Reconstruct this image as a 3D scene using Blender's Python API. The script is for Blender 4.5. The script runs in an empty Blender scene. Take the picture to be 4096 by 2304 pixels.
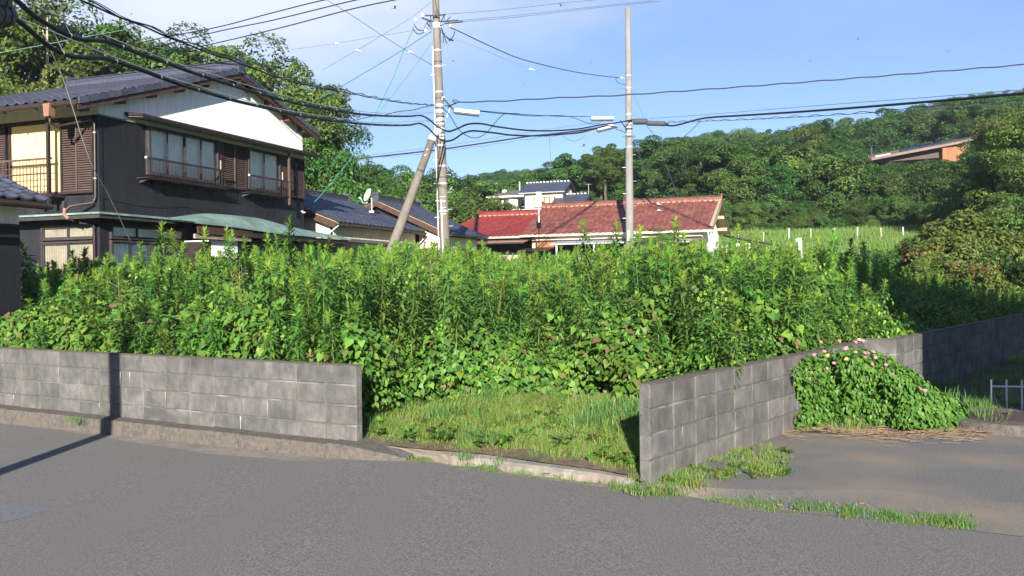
import bpy, math, random
import numpy as np
from mathutils import Vector, Matrix
from math import sin, cos, pi, radians as rad
random.seed(7); rng = np.random.default_rng(7)
S = bpy.context.scene
# ---------------------------------------------------------------- camera
FP = 3580.0; PITCH = 27/FP; ROLL = .011
fwd = np.array([0, cos(PITCH), -sin(PITCH)])
_r0 = np.array([1., 0, 0]); _u0 = np.cross(_r0, fwd)
cr = cos(ROLL)*_r0 - sin(ROLL)*_u0; cu = np.cross(cr, fwd)
CP = np.array([0, 0, 1.6])
cd = bpy.data.cameras.new('camera'); cam = bpy.data.objects.new('camera', cd); S.collection.objects.link(cam)
cd.sensor_width = 36; cd.lens = 36*FP/4096; cd.clip_start = .05; cd.clip_end = 3000
cam.matrix_world = Matrix(((cr[0], cu[0], -fwd[0], 0), (cr[1], cu[1], -fwd[1], 0), (cr[2], cu[2], -fwd[2], 1.6), (0, 0, 0, 1)))
S.camera = cam
# ---------------------------------------------------------------- sky, sun, exposure
SUN_EL, SUN_AZ = 18.5, 1.5      # degrees; azimuth: direction the light travels, 0 = straight away from the camera
W = bpy.data.worlds.new('World'); S.world = W; W.use_nodes = True
wt = W.node_tree; wn = wt.nodes; wl = wt.links
bg = wn['Background']; bg.inputs['Strength'].default_value = .062
sky = wn.new('ShaderNodeTexSky'); sky.sky_type = 'NISHITA'; sky.sun_disc = False
sky.sun_elevation = rad(SUN_EL); sky.sun_rotation = rad(180+SUN_AZ); sky.air_density = 1.0; sky.dust_density = .15; sky.ozone_density = 3.0
def wnode(t, **k):
    n = wn.new(t)
    for a, v in k.items(): setattr(n, a, v)
    return n
tc = wnode('ShaderNodeTexCoord')
hsv = wnode('ShaderNodeHueSaturation'); hsv.inputs['Saturation'].default_value = 1.12; hsv.inputs['Value'].default_value = 1.0
wl.new(sky.outputs[0], hsv.inputs['Color'])
mp = wnode('ShaderNodeMapping'); mp.inputs['Scale'].default_value = (1.6, 1.6, 4.2); mp.inputs['Location'].default_value = (.35, .1, .55)
wl.new(tc.outputs['Generated'], mp.inputs['Vector'])
nz = wnode('ShaderNodeTexNoise'); nz.inputs['Scale'].default_value = 1.7; nz.inputs['Detail'].default_value = 5; nz.inputs['Roughness'].default_value = .48
wl.new(mp.outputs[0], nz.inputs['Vector'])
# one broad cumulus bank, high to the left of the street
vs = wnode('ShaderNodeVectorMath', operation='SUBTRACT'); wl.new(tc.outputs['Generated'], vs.inputs[0]); vs.inputs[1].default_value = (-.235, .91, .335)
vm = wnode('ShaderNodeVectorMath', operation='MULTIPLY'); wl.new(vs.outputs[0], vm.inputs[0]); vm.inputs[1].default_value = (3.3, 1.5, 6.2)
ln = wnode('ShaderNodeVectorMath', operation='LENGTH'); wl.new(vm.outputs[0], ln.inputs[0])
m1 = wnode('ShaderNodeMath', operation='MULTIPLY_ADD'); wl.new(nz.outputs['Fac'], m1.inputs[0]); m1.inputs[1].default_value = 1.6; m1.inputs[2].default_value = .18
m2 = wnode('ShaderNodeMath', operation='SUBTRACT'); wl.new(m1.outputs[0], m2.inputs[0]); wl.new(ln.outputs['Value'], m2.inputs[1])
mr = wnode('ShaderNodeMapRange', interpolation_type='SMOOTHSTEP'); wl.new(m2.outputs[0], mr.inputs['Value']); mr.inputs['From Min'].default_value = -.45; mr.inputs['From Max'].default_value = .55
mr.inputs['To Max'].default_value = .86
# faint high wisps everywhere
mr2 = wnode('ShaderNodeMapRange', interpolation_type='SMOOTHSTEP'); wl.new(nz.outputs['Fac'], mr2.inputs['Value']); mr2.inputs['From Min'].default_value = .5; mr2.inputs['From Max'].default_value = .75; mr2.inputs['To Max'].default_value = .16
mx = wnode('ShaderNodeMath', operation='MAXIMUM'); wl.new(mr.outputs[0], mx.inputs[0]); wl.new(mr2.outputs[0], mx.inputs[1])
mix = wnode('ShaderNodeMix', data_type='RGBA'); wl.new(mx.outputs[0], mix.inputs['Factor'])
tint = wnode('ShaderNodeMix', data_type='RGBA', blend_type='MULTIPLY'); tint.inputs['Factor'].default_value = 1; wl.new(hsv.outputs[0], tint.inputs['A']); tint.inputs['B'].default_value = (.86, .80, .97, 1)
veil = wnode('ShaderNodeMix', data_type='RGBA'); veil.inputs['Factor'].default_value = .12; wl.new(tint.outputs['Result'], veil.inputs['A']); veil.inputs['B'].default_value = (2.25, 3.55, 6.0, 1)   # thin summer haze in the sky
wl.new(veil.outputs['Result'], mix.inputs['A'])
mix.inputs['B'].default_value = (5.5, 5.8, 6.8, 1)
wl.new(mix.outputs['Result'], bg.inputs['Color'])
sd = bpy.data.lights.new('sun', 'SUN'); sd.energy = 5.0; sd.angle = rad(.5); sd.color = (1, .945, .86)
so = bpy.data.objects.new('sun', sd); S.collection.objects.link(so)
ldir = Vector((sin(rad(SUN_AZ))*cos(rad(SUN_EL)), cos(rad(SUN_AZ))*cos(rad(SUN_EL)), -sin(rad(SUN_EL))))
so.rotation_euler = ldir.to_track_quat('-Z', 'Y').to_euler()
S.view_settings.view_transform = 'Standard'; S.view_settings.look = 'None'; S.view_settings.gamma = 1
S.view_settings.use_curve_mapping = False; S.view_settings.exposure = 1.5
S.cycles.max_bounces = 6; S.cycles.transparent_max_bounces = 16; S.cycles.use_denoising = True
S.cycles.use_adaptive_sampling = True; S.cycles.adaptive_threshold = .02

# ---------------------------------------------------------------- helpers
def ray(x, y): return fwd + cr*(x-2048)/FP + cu*(1152-y)/FP
def at(x, y, Y): d = ray(x, y); return CP + d*(Y/d[1])          # point of the photograph at a distance in metres
def onz(x, y, z=0.): d = ray(x, y); return CP + d*((z-CP[2])/d[2])
def onseg(x, y, A, B):                                           # point of the photograph in the vertical plane through A and B
    d = ray(x, y); A = np.array(A[:2], float); B = np.array(B[:2], float); n = np.array([-(B-A)[1], (B-A)[0]])
    return CP + d*(((A-CP[:2])@n)/(d[:2]@n))
def lerp(a, b, t): return a+(b-a)*t

MATS = {}
def mat(name, c1, c2=None, scale=6., rough=.8, bump=0., bscale=None, world=True, isl=0., obr=0., spec=.3, metal=0., detail=6, dist=.0, c3=None, s3=.6, t3=(.5, .7), streak=None):
    if name in MATS: return MATS[name]
    m = bpy.data.materials.new(name); m.use_nodes = True; t = m.node_tree; n = t.nodes; l = t.links
    b = n['Principled BSDF']; b.inputs['Roughness'].default_value = rough; b.inputs['Metallic'].default_value = metal
    b.inputs['Specular IOR Level'].default_value = spec
    g = n.new('ShaderNodeNewGeometry'); pos = g.outputs['Position']
    if not world:
        tcn = n.new('ShaderNodeTexCoord'); pos = tcn.outputs['Object']
    if streak:
        mpn = n.new('ShaderNodeMapping'); mpn.inputs['Scale'].default_value = streak; l.new(pos, mpn.inputs['Vector']); pos_s = mpn.outputs[0]
    else: pos_s = pos
    if c2 is None: c2 = tuple(x*.82 for x in c1)
    nt = n.new('ShaderNodeTexNoise'); nt.inputs['Scale'].default_value = scale; nt.inputs['Detail'].default_value = detail; nt.inputs['Roughness'].default_value = .65; nt.inputs['Distortion'].default_value = dist
    l.new(pos_s, nt.inputs['Vector'])
    rp = n.new('ShaderNodeValToRGB'); rp.color_ramp.elements[0].position = .36; rp.color_ramp.elements[1].position = .64
    rp.color_ramp.elements[0].color = (*c2, 1); rp.color_ramp.elements[1].color = (*c1, 1); l.new(nt.outputs['Fac'], rp.inputs['Fac'])
    col = rp.outputs['Color']
    if c3 is not None:
        n3 = n.new('ShaderNodeTexNoise'); n3.inputs['Scale'].default_value = s3; n3.inputs['Detail'].default_value = 4; l.new(pos, n3.inputs['Vector'])
        r3 = n.new('ShaderNodeMapRange'); r3.inputs['From Min'].default_value = t3[0]; r3.inputs['From Max'].default_value = t3[1]; l.new(n3.outputs['Fac'], r3.inputs['Value'])
        mm = n.new('ShaderNodeMix'); mm.data_type = 'RGBA'; l.new(r3.outputs[0], mm.inputs['Factor']); l.new(col, mm.inputs['A']); mm.inputs['B'].default_value = (*c3, 1); col = mm.outputs['Result']
    if isl or obr:
        h = n.new('ShaderNodeHueSaturation'); mth = n.new('ShaderNodeMath'); mth.operation = 'MULTIPLY_ADD'
        if isl: src = g.outputs['Random Per Island']
        else:
            oi = n.new('ShaderNodeObjectInfo'); src = oi.outputs['Random']
        l.new(src, mth.inputs[0]); k = isl or obr; mth.inputs[1].default_value = 2*k; mth.inputs[2].default_value = 1-k
        l.new(mth.outputs[0], h.inputs['Value']); l.new(col, h.inputs['Color']); col = h.outputs['Color']
    l.new(col, b.inputs['Base Color'])
    if bump:
        n2 = n.new('ShaderNodeTexNoise'); n2.inputs['Scale'].default_value = bscale or scale*4; n2.inputs['Detail'].default_value = 5; l.new(pos, n2.inputs['Vector'])
        bp = n.new('ShaderNodeBump'); bp.inputs['Strength'].default_value = bump; bp.inputs['Distance'].default_value = .02; l.new(n2.outputs['Fac'], bp.inputs['Height']); l.new(bp.outputs[0], b.inputs['Normal'])
    MATS[name] = m; return m
def leafmat(name, c1, c2, c3=None, trans=.3, obv=.0, rough=.5):
    if name in MATS: return MATS[name]
    m = bpy.data.materials.new(name); m.use_nodes = True; t = m.node_tree; n = t.nodes; l = t.links
    b = n['Principled BSDF']; b.inputs['Roughness'].default_value = rough; b.inputs['Specular IOR Level'].default_value = .22
    g = n.new('ShaderNodeNewGeometry'); rp = n.new('ShaderNodeValToRGB'); e = rp.color_ramp.elements
    e[0].color = (*c1, 1); e[1].color = (*c2, 1); e[1].position = .9
    if c3 is not None: x = e.new(.955); x.color = (*c3, 1)
    l.new(g.outputs['Random Per Island'], rp.inputs['Fac']); col = rp.outputs['Color']
    if obv:
        oi = n.new('ShaderNodeObjectInfo'); h = n.new('ShaderNodeHueSaturation')
        a = n.new('ShaderNodeMath'); a.operation = 'MULTIPLY_ADD'; l.new(oi.outputs['Random'], a.inputs[0]); a.inputs[1].default_value = 2*obv; a.inputs[2].default_value = 1-obv
        l.new(a.outputs[0], h.inputs['Value'])
        wn_ = n.new('ShaderNodeTexWhiteNoise'); wn_.noise_dimensions = '1D'; l.new(oi.outputs['Random'], wn_.inputs['W'])
        a2 = n.new('ShaderNodeMath'); a2.operation = 'MULTIPLY_ADD'; l.new(wn_.outputs['Value'], a2.inputs[0]); a2.inputs[1].default_value = .05; a2.inputs[2].default_value = .475
        l.new(a2.outputs[0], h.inputs['Hue']); l.new(col, h.inputs['Color']); col = h.outputs['Color']
    l.new(col, b.inputs['Base Color'])
    tr = n.new('ShaderNodeBsdfTranslucent'); hs = n.new('ShaderNodeHueSaturation'); hs.inputs['Hue'].default_value = .485; hs.inputs['Value'].default_value = 1.3; l.new(col, hs.inputs['Color']); l.new(hs.outputs[0], tr.inputs['Color'])
    ms = n.new('ShaderNodeMixShader'); ms.inputs[0].default_value = trans; l.new(b.outputs[0], ms.inputs[1]); l.new(tr.outputs[0], ms.inputs[2])
    l.new(ms.outputs[0], n['Material Output'].inputs['Surface'])
    MATS[name] = m; return m
def glassmat():
    if 'glass' in MATS: return MATS['glass']
    m = bpy.data.materials.new('glass'); m.use_nodes = True; t = m.node_tree; n = t.nodes; l = t.links
    gl = n.new('ShaderNodeBsdfGlossy'); gl.inputs['Roughness'].default_value = .03
    tp = n.new('ShaderNodeBsdfTransparent'); tp.inputs['Color'].default_value = (.97, .98, .98, 1)
    fr = n.new('ShaderNodeLayerWeight'); fr.inputs['Blend'].default_value = .12
    ms = n.new('ShaderNodeMixShader'); l.new(fr.outputs['Fresnel'], ms.inputs[0]); l.new(tp.outputs[0], ms.inputs[1]); l.new(gl.outputs[0], ms.inputs[2])
    l.new(ms.outputs[0], n['Material Output'].inputs['Surface']); MATS['glass'] = m; return m

class MB:
    def __init__(s): s.v = []; s.f = []
    def add(s, vs, fs):
        o = len(s.v); s.v += [tuple(map(float, v)) for v in vs]; s.f += [tuple(i+o for i in f) for f in fs]; return s
    def hexa(s, o, a, b, c):
        o, a, b, c = (np.array(q, float) for q in (o, a, b, c))
        if np.dot(np.cross(a, b), c) < 0: a, b = b, a
        return s.add([o, o+a, o+a+b, o+b, o+c, o+a+c, o+a+b+c, o+b+c], [(0, 3, 2, 1), (4, 5, 6, 7), (0, 1, 5, 4), (1, 2, 6, 5), (2, 3, 7, 6), (3, 0, 4, 7)])
    def box(s, x0, x1, y0, y1, z0, z1): return s.hexa((x0, y0, z0), (x1-x0, 0, 0), (0, y1-y0, 0), (0, 0, z1-z0))
    def prism(s, poly, d):
        n = len(poly); p = [np.array(q, float) for q in poly]; d = np.array(d, float)
        nn = sum(np.cross(p[i]-p[0], p[(i+1) % n]-p[0]) for i in range(n))
        if np.dot(nn, d) > 0: p = p[::-1]
        return s.add(p+[q+d for q in p], [tuple(range(n)), tuple(range(2*n-1, n-1, -1))]+[(i, i+n, (i+1) % n+n, (i+1) % n) for i in range(n)])
    def tube(s, pts, r, n=6, cap=True):
        pts = [np.array(p, float) for p in pts]; m = len(pts); rs = r if hasattr(r, '__len__') else [r]*m; o = len(s.v); up = None
        for i, p in enumerate(pts):
            t = pts[min(i+1, m-1)]-pts[max(i-1, 0)]; t = t/(np.linalg.norm(t)+1e-9)
            if up is None: up = np.array([0, 0, 1.]) if abs(t[2]) < .9 else np.array([1., 0, 0])
            a = np.cross(t, up); a /= np.linalg.norm(a)+1e-9; b = np.cross(t, a); up = -b if abs(np.dot(b, t)) < .5 else up
            s.v += [tuple(p+rs[i]*(a*cos(2*pi*k/n)+b*sin(2*pi*k/n))) for k in range(n)]
        for i in range(m-1):
            s.f += [(o+i*n+k, o+(i+1)*n+k, o+(i+1)*n+(k+1) % n, o+i*n+(k+1) % n) for k in range(n)]
        if cap: s.f += [tuple(o+k for k in range(n)), tuple(o+(m-1)*n+k for k in reversed(range(n)))]
        return s
    def quad(s, a, b, c, d): return s.add([a, b, c, d], [(0, 1, 2, 3)])
    def grid(s, P):                                             # P[i][j] points
        o = len(s.v); a = len(P); b = len(P[0])
        for r in P: s.v += [tuple(map(float, q)) for q in r]
        s.f += [(o+i*b+j, o+i*b+j+1, o+(i+1)*b+j+1, o+(i+1)*b+j) for i in range(a-1) for j in range(b-1)]; return s
    def mesh(s, name, m, smooth=False):
        me = bpy.data.meshes.new(name); me.from_pydata(s.v, [], s.f)
        for q in (m if isinstance(m, (list, tuple)) else [m]): me.materials.append(q)
        if smooth: me.polygons.foreach_set('use_smooth', [True]*len(me.polygons))
        me.update(); return me
def link(o, parent=None):
    S.collection.objects.link(o)
    if parent is not None: o.parent = parent
    return o
def ob(name, me, parent=None, **k):
    o = bpy.data.objects.new(name, me); link(o, parent)
    for a, v in k.items(): o[a] = v
    return o
def put(name, mb, m, parent=None, smooth=False, **k):
    """mesh given in the parent thing's local frame (or world when top-level)"""
    return ob(name, mb.mesh(name, m, smooth), parent, **k)
def thing(name, label, cat, loc=(0, 0, 0), rz=0, group=None, mesh=None):
    o = bpy.data.objects.new(name, mesh); S.collection.objects.link(o); o.location = loc; o.rotation_euler = (0, 0, rz)
    o['label'] = label; o['category'] = cat
    if group: o['group'] = group
    return o
def local(mb, loc):
    l = np.array(loc, float); mb.v = [tuple(np.array(v)-l) for v in mb.v]; return mb
def npmesh(name, V, Fq, m, mi=None):
    me = bpy.data.meshes.new(name); V = np.asarray(V, np.float32); Fq = np.asarray(Fq, np.int32); k = Fq.shape[1]
    me.vertices.add(len(V)); me.vertices.foreach_set('co', V.ravel()); me.loops.add(Fq.size); me.loops.foreach_set('vertex_index', Fq.ravel())
    me.polygons.add(len(Fq)); me.polygons.foreach_set('loop_start', np.arange(0, Fq.size, k, dtype=np.int32))
    for q in (m if isinstance(m, (list, tuple)) else [m]): me.materials.append(q)
    if mi is not None: me.polygons.foreach_set('material_index', np.asarray(mi, np.int32))
    me.update(calc_edges=True); me.validate(); return me
def scatter(name, P, R, Sc, I, protos, **k):
    """one object: proto meshes instanced on points by geometry nodes"""
    P = np.asarray(P, np.float32); me = bpy.data.meshes.new(name); me.vertices.add(len(P)); me.vertices.foreach_set('co', P.ravel())
    a = me.attributes.new('rot', 'FLOAT_VECTOR', 'POINT'); a.data.foreach_set('vector', np.asarray(R, np.float32).ravel())
    a = me.attributes.new('scl', 'FLOAT', 'POINT'); a.data.foreach_set('value', np.asarray(Sc, np.float32))
    a = me.attributes.new('idx', 'INT', 'POINT'); a.data.foreach_set('value', np.asarray(I, np.int32))
    col = bpy.data.collections.new(name+'_sources')
    for i, pm in enumerate(protos): col.objects.link(bpy.data.objects.new('%s_source_%02d' % (name, i), pm))
    ng = bpy.data.node_groups.new(name, 'GeometryNodeTree')
    ng.interface.new_socket('Geometry', in_out='INPUT', socket_type='NodeSocketGeometry'); ng.interface.new_socket('Geometry', in_out='OUTPUT', socket_type='NodeSocketGeometry')
    N = ng.nodes; L = ng.links; gi = N.new('NodeGroupInput'); go = N.new('NodeGroupOutput')
    ci = N.new('GeometryNodeCollectionInfo'); ci.inputs['Collection'].default_value = col; ci.inputs['Separate Children'].default_value = True; ci.inputs['Reset Children'].default_value = True
    ip = N.new('GeometryNodeInstanceOnPoints'); ip.inputs['Pick Instance'].default_value = True
    def na(nm, ty):
        q = N.new('GeometryNodeInputNamedAttribute'); q.data_type = ty; q.inputs['Name'].default_value = nm; return [o_ for o_ in q.outputs if o_.enabled][0]
    L.new(gi.outputs[0], ip.inputs['Points']); L.new(ci.outputs[0], ip.inputs['Instance']); L.new(na('idx', 'INT'), ip.inputs['Instance Index'])
    er = N.new('FunctionNodeEulerToRotation'); L.new(na('rot', 'FLOAT_VECTOR'), er.inputs[0]); L.new(er.outputs[0], ip.inputs['Rotation']); L.new(na('scl', 'FLOAT'), ip.inputs['Scale'])
    L.new(ip.outputs[0], go.inputs[0])
    o = ob(name, me, **k); md = o.modifiers.new('scatter', 'NODES'); md.node_group = ng; return o

# ---------------------------------------------------------------- materials
A_ = np.array
M_asph = mat('asphalt', (.212, .197, .183), (.062, .058, .054), 85, .92, .10, 220, c3=(.118, .11, .1), s3=.4, detail=6, t3=(.42, .95))
M_asph2 = mat('asphalt_dusty', (.185, .175, .162), (.06, .058, .055), 75, .95, .25, 150, c3=(.2, .162, .12), s3=.8, detail=5, t3=(.45, .68))
M_conc = mat('concrete', (.24, .215, .18), (.155, .14, .12), 9, .92, .5, 60, c3=(.16, .13, .1), s3=1.6)
M_kerb = mat('kerb_concrete', (.115, .1, .083), (.065, .058, .05), 18, .95, .8, 50, c3=(.1, .085, .068), s3=3.0)
M_mortar = mat('mortar', (.105, .098, .09), (.07, .066, .062), 12, .95, .3, c3=(.22, .215, .2), s3=2.3, t3=(.55, .75))
M_soil = mat('soil', (.17, .12, .075), (.085, .06, .04), 14, .97, .8, 40, c3=(.05, .075, .025), s3=1.2)
M_sand = mat('sandy_soil', (.27, .22, .16), (.16, .125, .09), 22, .97, .8, 60, c3=(.12, .1, .06), s3=2.5)
M_grassg = mat('meadow', (.12, .2, .04), (.07, .13, .025), 3, .9, .4, 30, c3=(.2, .24, .08), s3=.25)
M_hillg = mat('forest_floor', (.03, .05, .015), (.015, .025, .008), 1.5, .95)
M_black = mat('black_cladding', (.019, .019, .024), (.008, .009, .013), 5, .6, .2, 90, world=False, streak=(7, 7, .5), spec=.25, c3=(.03, .028, .03), s3=.9, t3=(.5, .8))
M_plaster = mat('white_plaster', (.8, .79, .75), (.66, .645, .6), 4, .9, .08, streak=(2.5, 2.5, .35))
M_cream = mat('cream_plaster', (.70, .62, .48), (.6, .52, .4), 2.5, .9, .08)
M_tan = mat('tan_plaster', (.42, .33, .24), (.34, .27, .2), 3, .9, .1)
M_brown = mat('brown_wood', (.07, .036, .025), (.04, .022, .016), 12, .6, .2, streak=(1, 1, .3))
M_dbrown = mat('dark_brown_metal', (.034, .024, .022), (.022, .016, .015), 6, .45)
M_slat = mat('shutter_slat', (.095, .063, .054), (.065, .044, .038), 8, .5)
M_frame = mat('dark_frame', (.05, .042, .04), (.03, .026, .026), 8, .5)
M_woodu = mat('soffit_boards', (.38, .29, .15), (.28, .2, .1), 4, .8, streak=(1, 1, 4))
M_tile = mat('blue_grey_roof_tile', (.062, .066, .09), (.032, .035, .05), 18, .38, .15, isl=.18, obr=0, spec=.5, world=True)
M_tile1 = mat('grey_roof_tile', (.064, .068, .09), (.034, .037, .05), 14, .4, .12, obr=.22, spec=.5)
M_rtile = mat('red_roof_tile', (.2, .064, .042), (.1, .036, .028), 5, .42, .1, isl=.28, spec=.5, c3=(.2, .1, .07), s3=.5, t3=(.6, .8))
M_rtile2 = mat('dark_red_roof_tile', (.2, .03, .024), (.14, .022, .019), 5, .5, .1, isl=.1, spec=.4)
M_lichen = mat('pale_mortar', (.34, .28, .2), (.24, .2, .14), 8, .9)
M_copper = mat('verdigris_copper', (.22, .31, .265), (.11, .17, .145), 2.2, .55, .1, 12, dist=1.5, c3=(.10, .17, .14), s3=1.1)
M_yel = mat('yellow_shutter', (.78, .56, .25), (.72, .51, .22), 2, .55)
M_gutter = mat('brown_gutter', (.04, .025, .022), (.028, .019, .017), 6, .4)
M_hopper = mat('faded_red_plastic', (.24, .12, .085), (.2, .1, .07), 10, .5)
M_curt = mat('curtain', (.92, .88, .8), (.8, .77, .7), 3, .9, world=False)
M_beige = mat('beige_blind', (.25, .215, .16), (.18, .155, .115), 3, .9)
M_int = mat('dark_interior', (.012, .012, .014), None, 3, .9)
M_pole = mat('concrete_pole', (.165, .143, .117), (.115, .102, .086), 5, .85, .2, 60, streak=(1, 1, .25), world=False)
M_pole2 = mat('pale_concrete_pole', (.2, .195, .18), (.155, .15, .14), 5, .85, .2, 60, streak=(1, 1, .25), world=False)
M_galv = mat('galvanised_steel', (.52, .54, .55), (.4, .42, .43), 12, .45, metal=.4)
M_rubber = mat('black_cable', (.014, .015, .022), (.01, .01, .015), 9, .5)
M_wire = mat('thin_wire', (.10, .11, .14), (.07, .08, .1), 9, .5)
M_teal = mat('teal_wire', (.05, .22, .24), (.04, .17, .19), 9, .5)
M_palew = mat('pale_wire', (.42, .42, .40), (.34, .34, .32), 9, .5)
M_ins = mat('porcelain', (.6, .6, .6), None, 9, .25, spec=.5)
M_white = mat('white_enamel', (.6, .6, .59), (.52, .52, .51), 5, .4)
M_dgrey = mat('dark_grey_plastic', (.05, .05, .062), (.035, .035, .045), 9, .6)
M_rust = mat('rusty_iron', (.085, .05, .04), (.05, .032, .028), 20, .8, .5, 80)
M_blk = mat('concrete_block', (.165, .153, .137), (.098, .094, .09), 9, .95, .9, 130, obr=.15, c3=(.072, .068, .068), s3=3.4, t3=(.45, .72), streak=(1.2, 1.2, .75), dist=.2, detail=8)
M_cap = mat('weathered_block_top', (.115, .1, .078), (.075, .066, .052), 8, .95, .5, 100)
M_bark = mat('bark', (.09, .07, .05), (.045, .036, .028), 6, .9, .4, world=False, streak=(1, 1, .3))
M_barkl = mat('pale_bark', (.38, .33, .25), (.24, .2, .15), 6, .9, .3, world=False, streak=(1, 1, .3))
M_tin = mat('pale_sheet_roof', (.42, .36, .28), (.3, .22, .15), 6, .6, .1)
M_tinb = mat('grey_sheet_roof', (.32, .34, .37), (.25, .27, .3), 6, .5)
M_solar = mat('solar_panel', (.02, .05, .16), (.015, .035, .12), 3, .15, spec=.6)
M_cedar = mat('cedar_boards', (.30, .12, .05), (.16, .065, .03), 3, .7, streak=(3, 3, .3))
M_straw = mat('dry_straw', (.26, .18, .11), (.15, .10, .06), 9, .9, isl=.25)
M_stem = mat('weed_stem', (.13, .17, .05), (.08, .12, .035), 9, .7)
M_dead = mat('dead_stem', (.28, .17, .1), (.17, .1, .06), 9, .8)
L_gold = leafmat('goldenrod_leaf', (.052, .13, .024), (.125, .24, .04), trans=.3, obv=.16)
L_young = leafmat('young_leaf', (.13, .25, .04), (.22, .35, .05), trans=.35, obv=.12)
L_vine = leafmat('vine_leaf', (.05, .125, .02), (.125, .235, .03), (.14, .095, .045), trans=.3, obv=.14)
L_vined = leafmat('vine_leaf_deep', (.035, .095, .016), (.08, .16, .026), trans=.25, obv=.12)
L_lant = leafmat('lantana_leaf', (.04, .11, .018), (.1, .2, .03), trans=.25)
L_grass = leafmat('grass_blade', (.085, .18, .03), (.18, .29, .05), (.26, .19, .1), trans=.3, obv=.12)
L_grassb = leafmat('blue_grass_blade', (.06, .15, .035), (.12, .22, .06), trans=.3)
L_mead = leafmat('meadow_blade', (.09, .18, .035), (.17, .27, .06), (.26, .27, .13), trans=.3, obv=.1)
L_t1 = leafmat('tree_leaf', (.019, .052, .012), (.06, .118, .022), trans=.22, obv=.4)
L_t2 = leafmat('bright_tree_leaf', (.045, .105, .018), (.11, .18, .034), trans=.25, obv=.25)
L_t3 = leafmat('olive_tree_leaf', (.04, .07, .015), (.105, .135, .028), trans=.22, obv=.15)
L_red = leafmat('red_autumn_leaf', (.09, .05, .02), (.2, .09, .04), trans=.25)
_e = [x_ for x_ in L_grass.node_tree.nodes if x_.type == 'VALTORGB'][0].color_ramp.elements; _e[1].position = .74; _e[2].position = .86
M_pink = mat('pink_petal', (.62, .2, .28), (.55, .16, .24), 9, .6); M_peach = mat('peach_petal', (.9, .5, .2), None, 9, .6)
M_gravel = mat('pale_gravel', (.4, .39, .36), (.28, .27, .25), 30, .9, isl=.3)
#==SPLIT==
# ================================================================ GROUND
def zroad(X): return min(max(-.075+.012*X, -.15), -.01)
def onroad(x, y):
    p = onz(x, y, -.07)
    for _ in range(4): p = onz(x, y, zroad(p[0]))
    return p
# --- terrain through known ground heights (thin plate through the points)
GP = [(X, Y, -.3) for X in (-60, -25, 0, 25, 60, 130) for Y in (-60, -20, 4)]
GP += [(-45, 12, -.1), (-20, 13, -.05), (0, 12, -.05), (12, 12, -.2), (30, 12, -.2), (60, 14, 0), (-60, 28, .5), (-30, 28, .5), (-10, 28, .45), (5, 28, .45), (18, 28, .5), (36, 30, 1.0), (60, 34, 2.5)]
GP += [(-40, 40, .9), (-15, 40, .9), (0, 38, .9), (10, 40, 1.1), (18, 44, 1.9), (30, 46, 2.2), (19, 52, 3.1), (27, 52, 3.2), (16, 60, 4.2), (24, 60, 4.3), (34, 60, 4.5), (20, 68, 5.0), (30, 68, 5.3), (45, 66, 6.0)]
GP += [(8, 60, 3.4), (0, 60, 3.6), (3, 72, 5.9), (-4, 72, 5.4), (-20, 70, 3.2), (-50, 60, 2.5), (-60, 100, 3), (-20, 110, 5), (10, 95, 8.0), (34, 84, 7.5), (48, 84, 8.5), (62, 84, 9.5), (40, 104, 12), (52, 110, 13.6), (66, 112, 15.5), (90, 100, 16)]
def gcan(x, y, Y, h): p = at(x, y, Y); GP.append((p[0], Y, p[2]-h))
for x, y in ((2330, 690), (2369, 650), (2560, 640), (2660, 600), (2780, 575), (2949, 540), (3060, 570)): gcan(x, y, 160, 8)
for x, y in ((2360, 850), (2700, 820), (2900, 800)): gcan(x, y, 100, 5)
for x, y in ((1980, 730), (2205, 700), (2320, 706)): gcan(x, y, 240, 8)
for x, y in ((2900, 600), (3100, 549), (3216, 528), (3326, 502), (3495, 467), (3623, 418), (3733, 386), (3896, 366), (4096, 366), (4350, 380)): gcan(x, y, 330, 13)
for x, y in ((3300, 600), (3700, 520), (4096, 470)): gcan(x, y, 220, 8)
GP += [(-150, 120, 3), (-150, 300, 8), (-60, 300, 8), (0, 420, 10), (100, 480, 20), (220, 480, 40), (300, 330, 72), (320, 180, 50), (200, 120, 30), (160, 60, 12), (-150, 20, 0)]
GP = A_(GP, float); _sc = 100.
def _U(r2): return np.where(r2 > 0, r2*np.log(r2+1e-12), 0)
_P = GP[:, :2]/_sc; _n = len(_P); _K = _U(((_P[:, None]-_P[None])**2).sum(-1))+np.eye(_n)*2e-4
_T = np.c_[np.ones(_n), _P]; _M = np.block([[_K, _T], [_T.T, np.zeros((3, 3))]]); _w = np.linalg.solve(_M, np.r_[GP[:, 2], np.zeros(3)])
def tz(X, Y):
    q = np.c_[np.atleast_1d(X), np.atleast_1d(Y)]/_sc
    k = _U(((q[:, None]-_P[None])**2).sum(-1)); z = k@_w[:_n]+_w[_n]+q@_w[_n+1:]
    return z if np.ndim(X) else float(z[0])
xs = np.r_[np.arange(-200, -60, 14.), np.arange(-60, 80, 2.5), np.arange(80, 340, 10.)]; ys = np.r_[np.arange(-60, 0, 6.), np.arange(0, 120, 2.5), np.arange(120, 520, 10.)]
XX, YY = np.meshgrid(xs, ys); ZZ = tz(XX.ravel(), YY.ravel()).reshape(XX.shape)
ZZ = np.where(YY < 16, np.minimum(ZZ, -.16-.15*(YY < 10)), ZZ)
V = np.c_[XX.ravel(), YY.ravel(), ZZ.ravel()]; nx = len(xs); ny = len(ys)
Fq = [(j*nx+i, j*nx+i+1, (j+1)*nx+i+1, (j+1)*nx+i) for j in range(ny-1) for i in range(nx-1)]
me = npmesh('terrain', V, Fq, [M_hillg, M_grassg])
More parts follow.
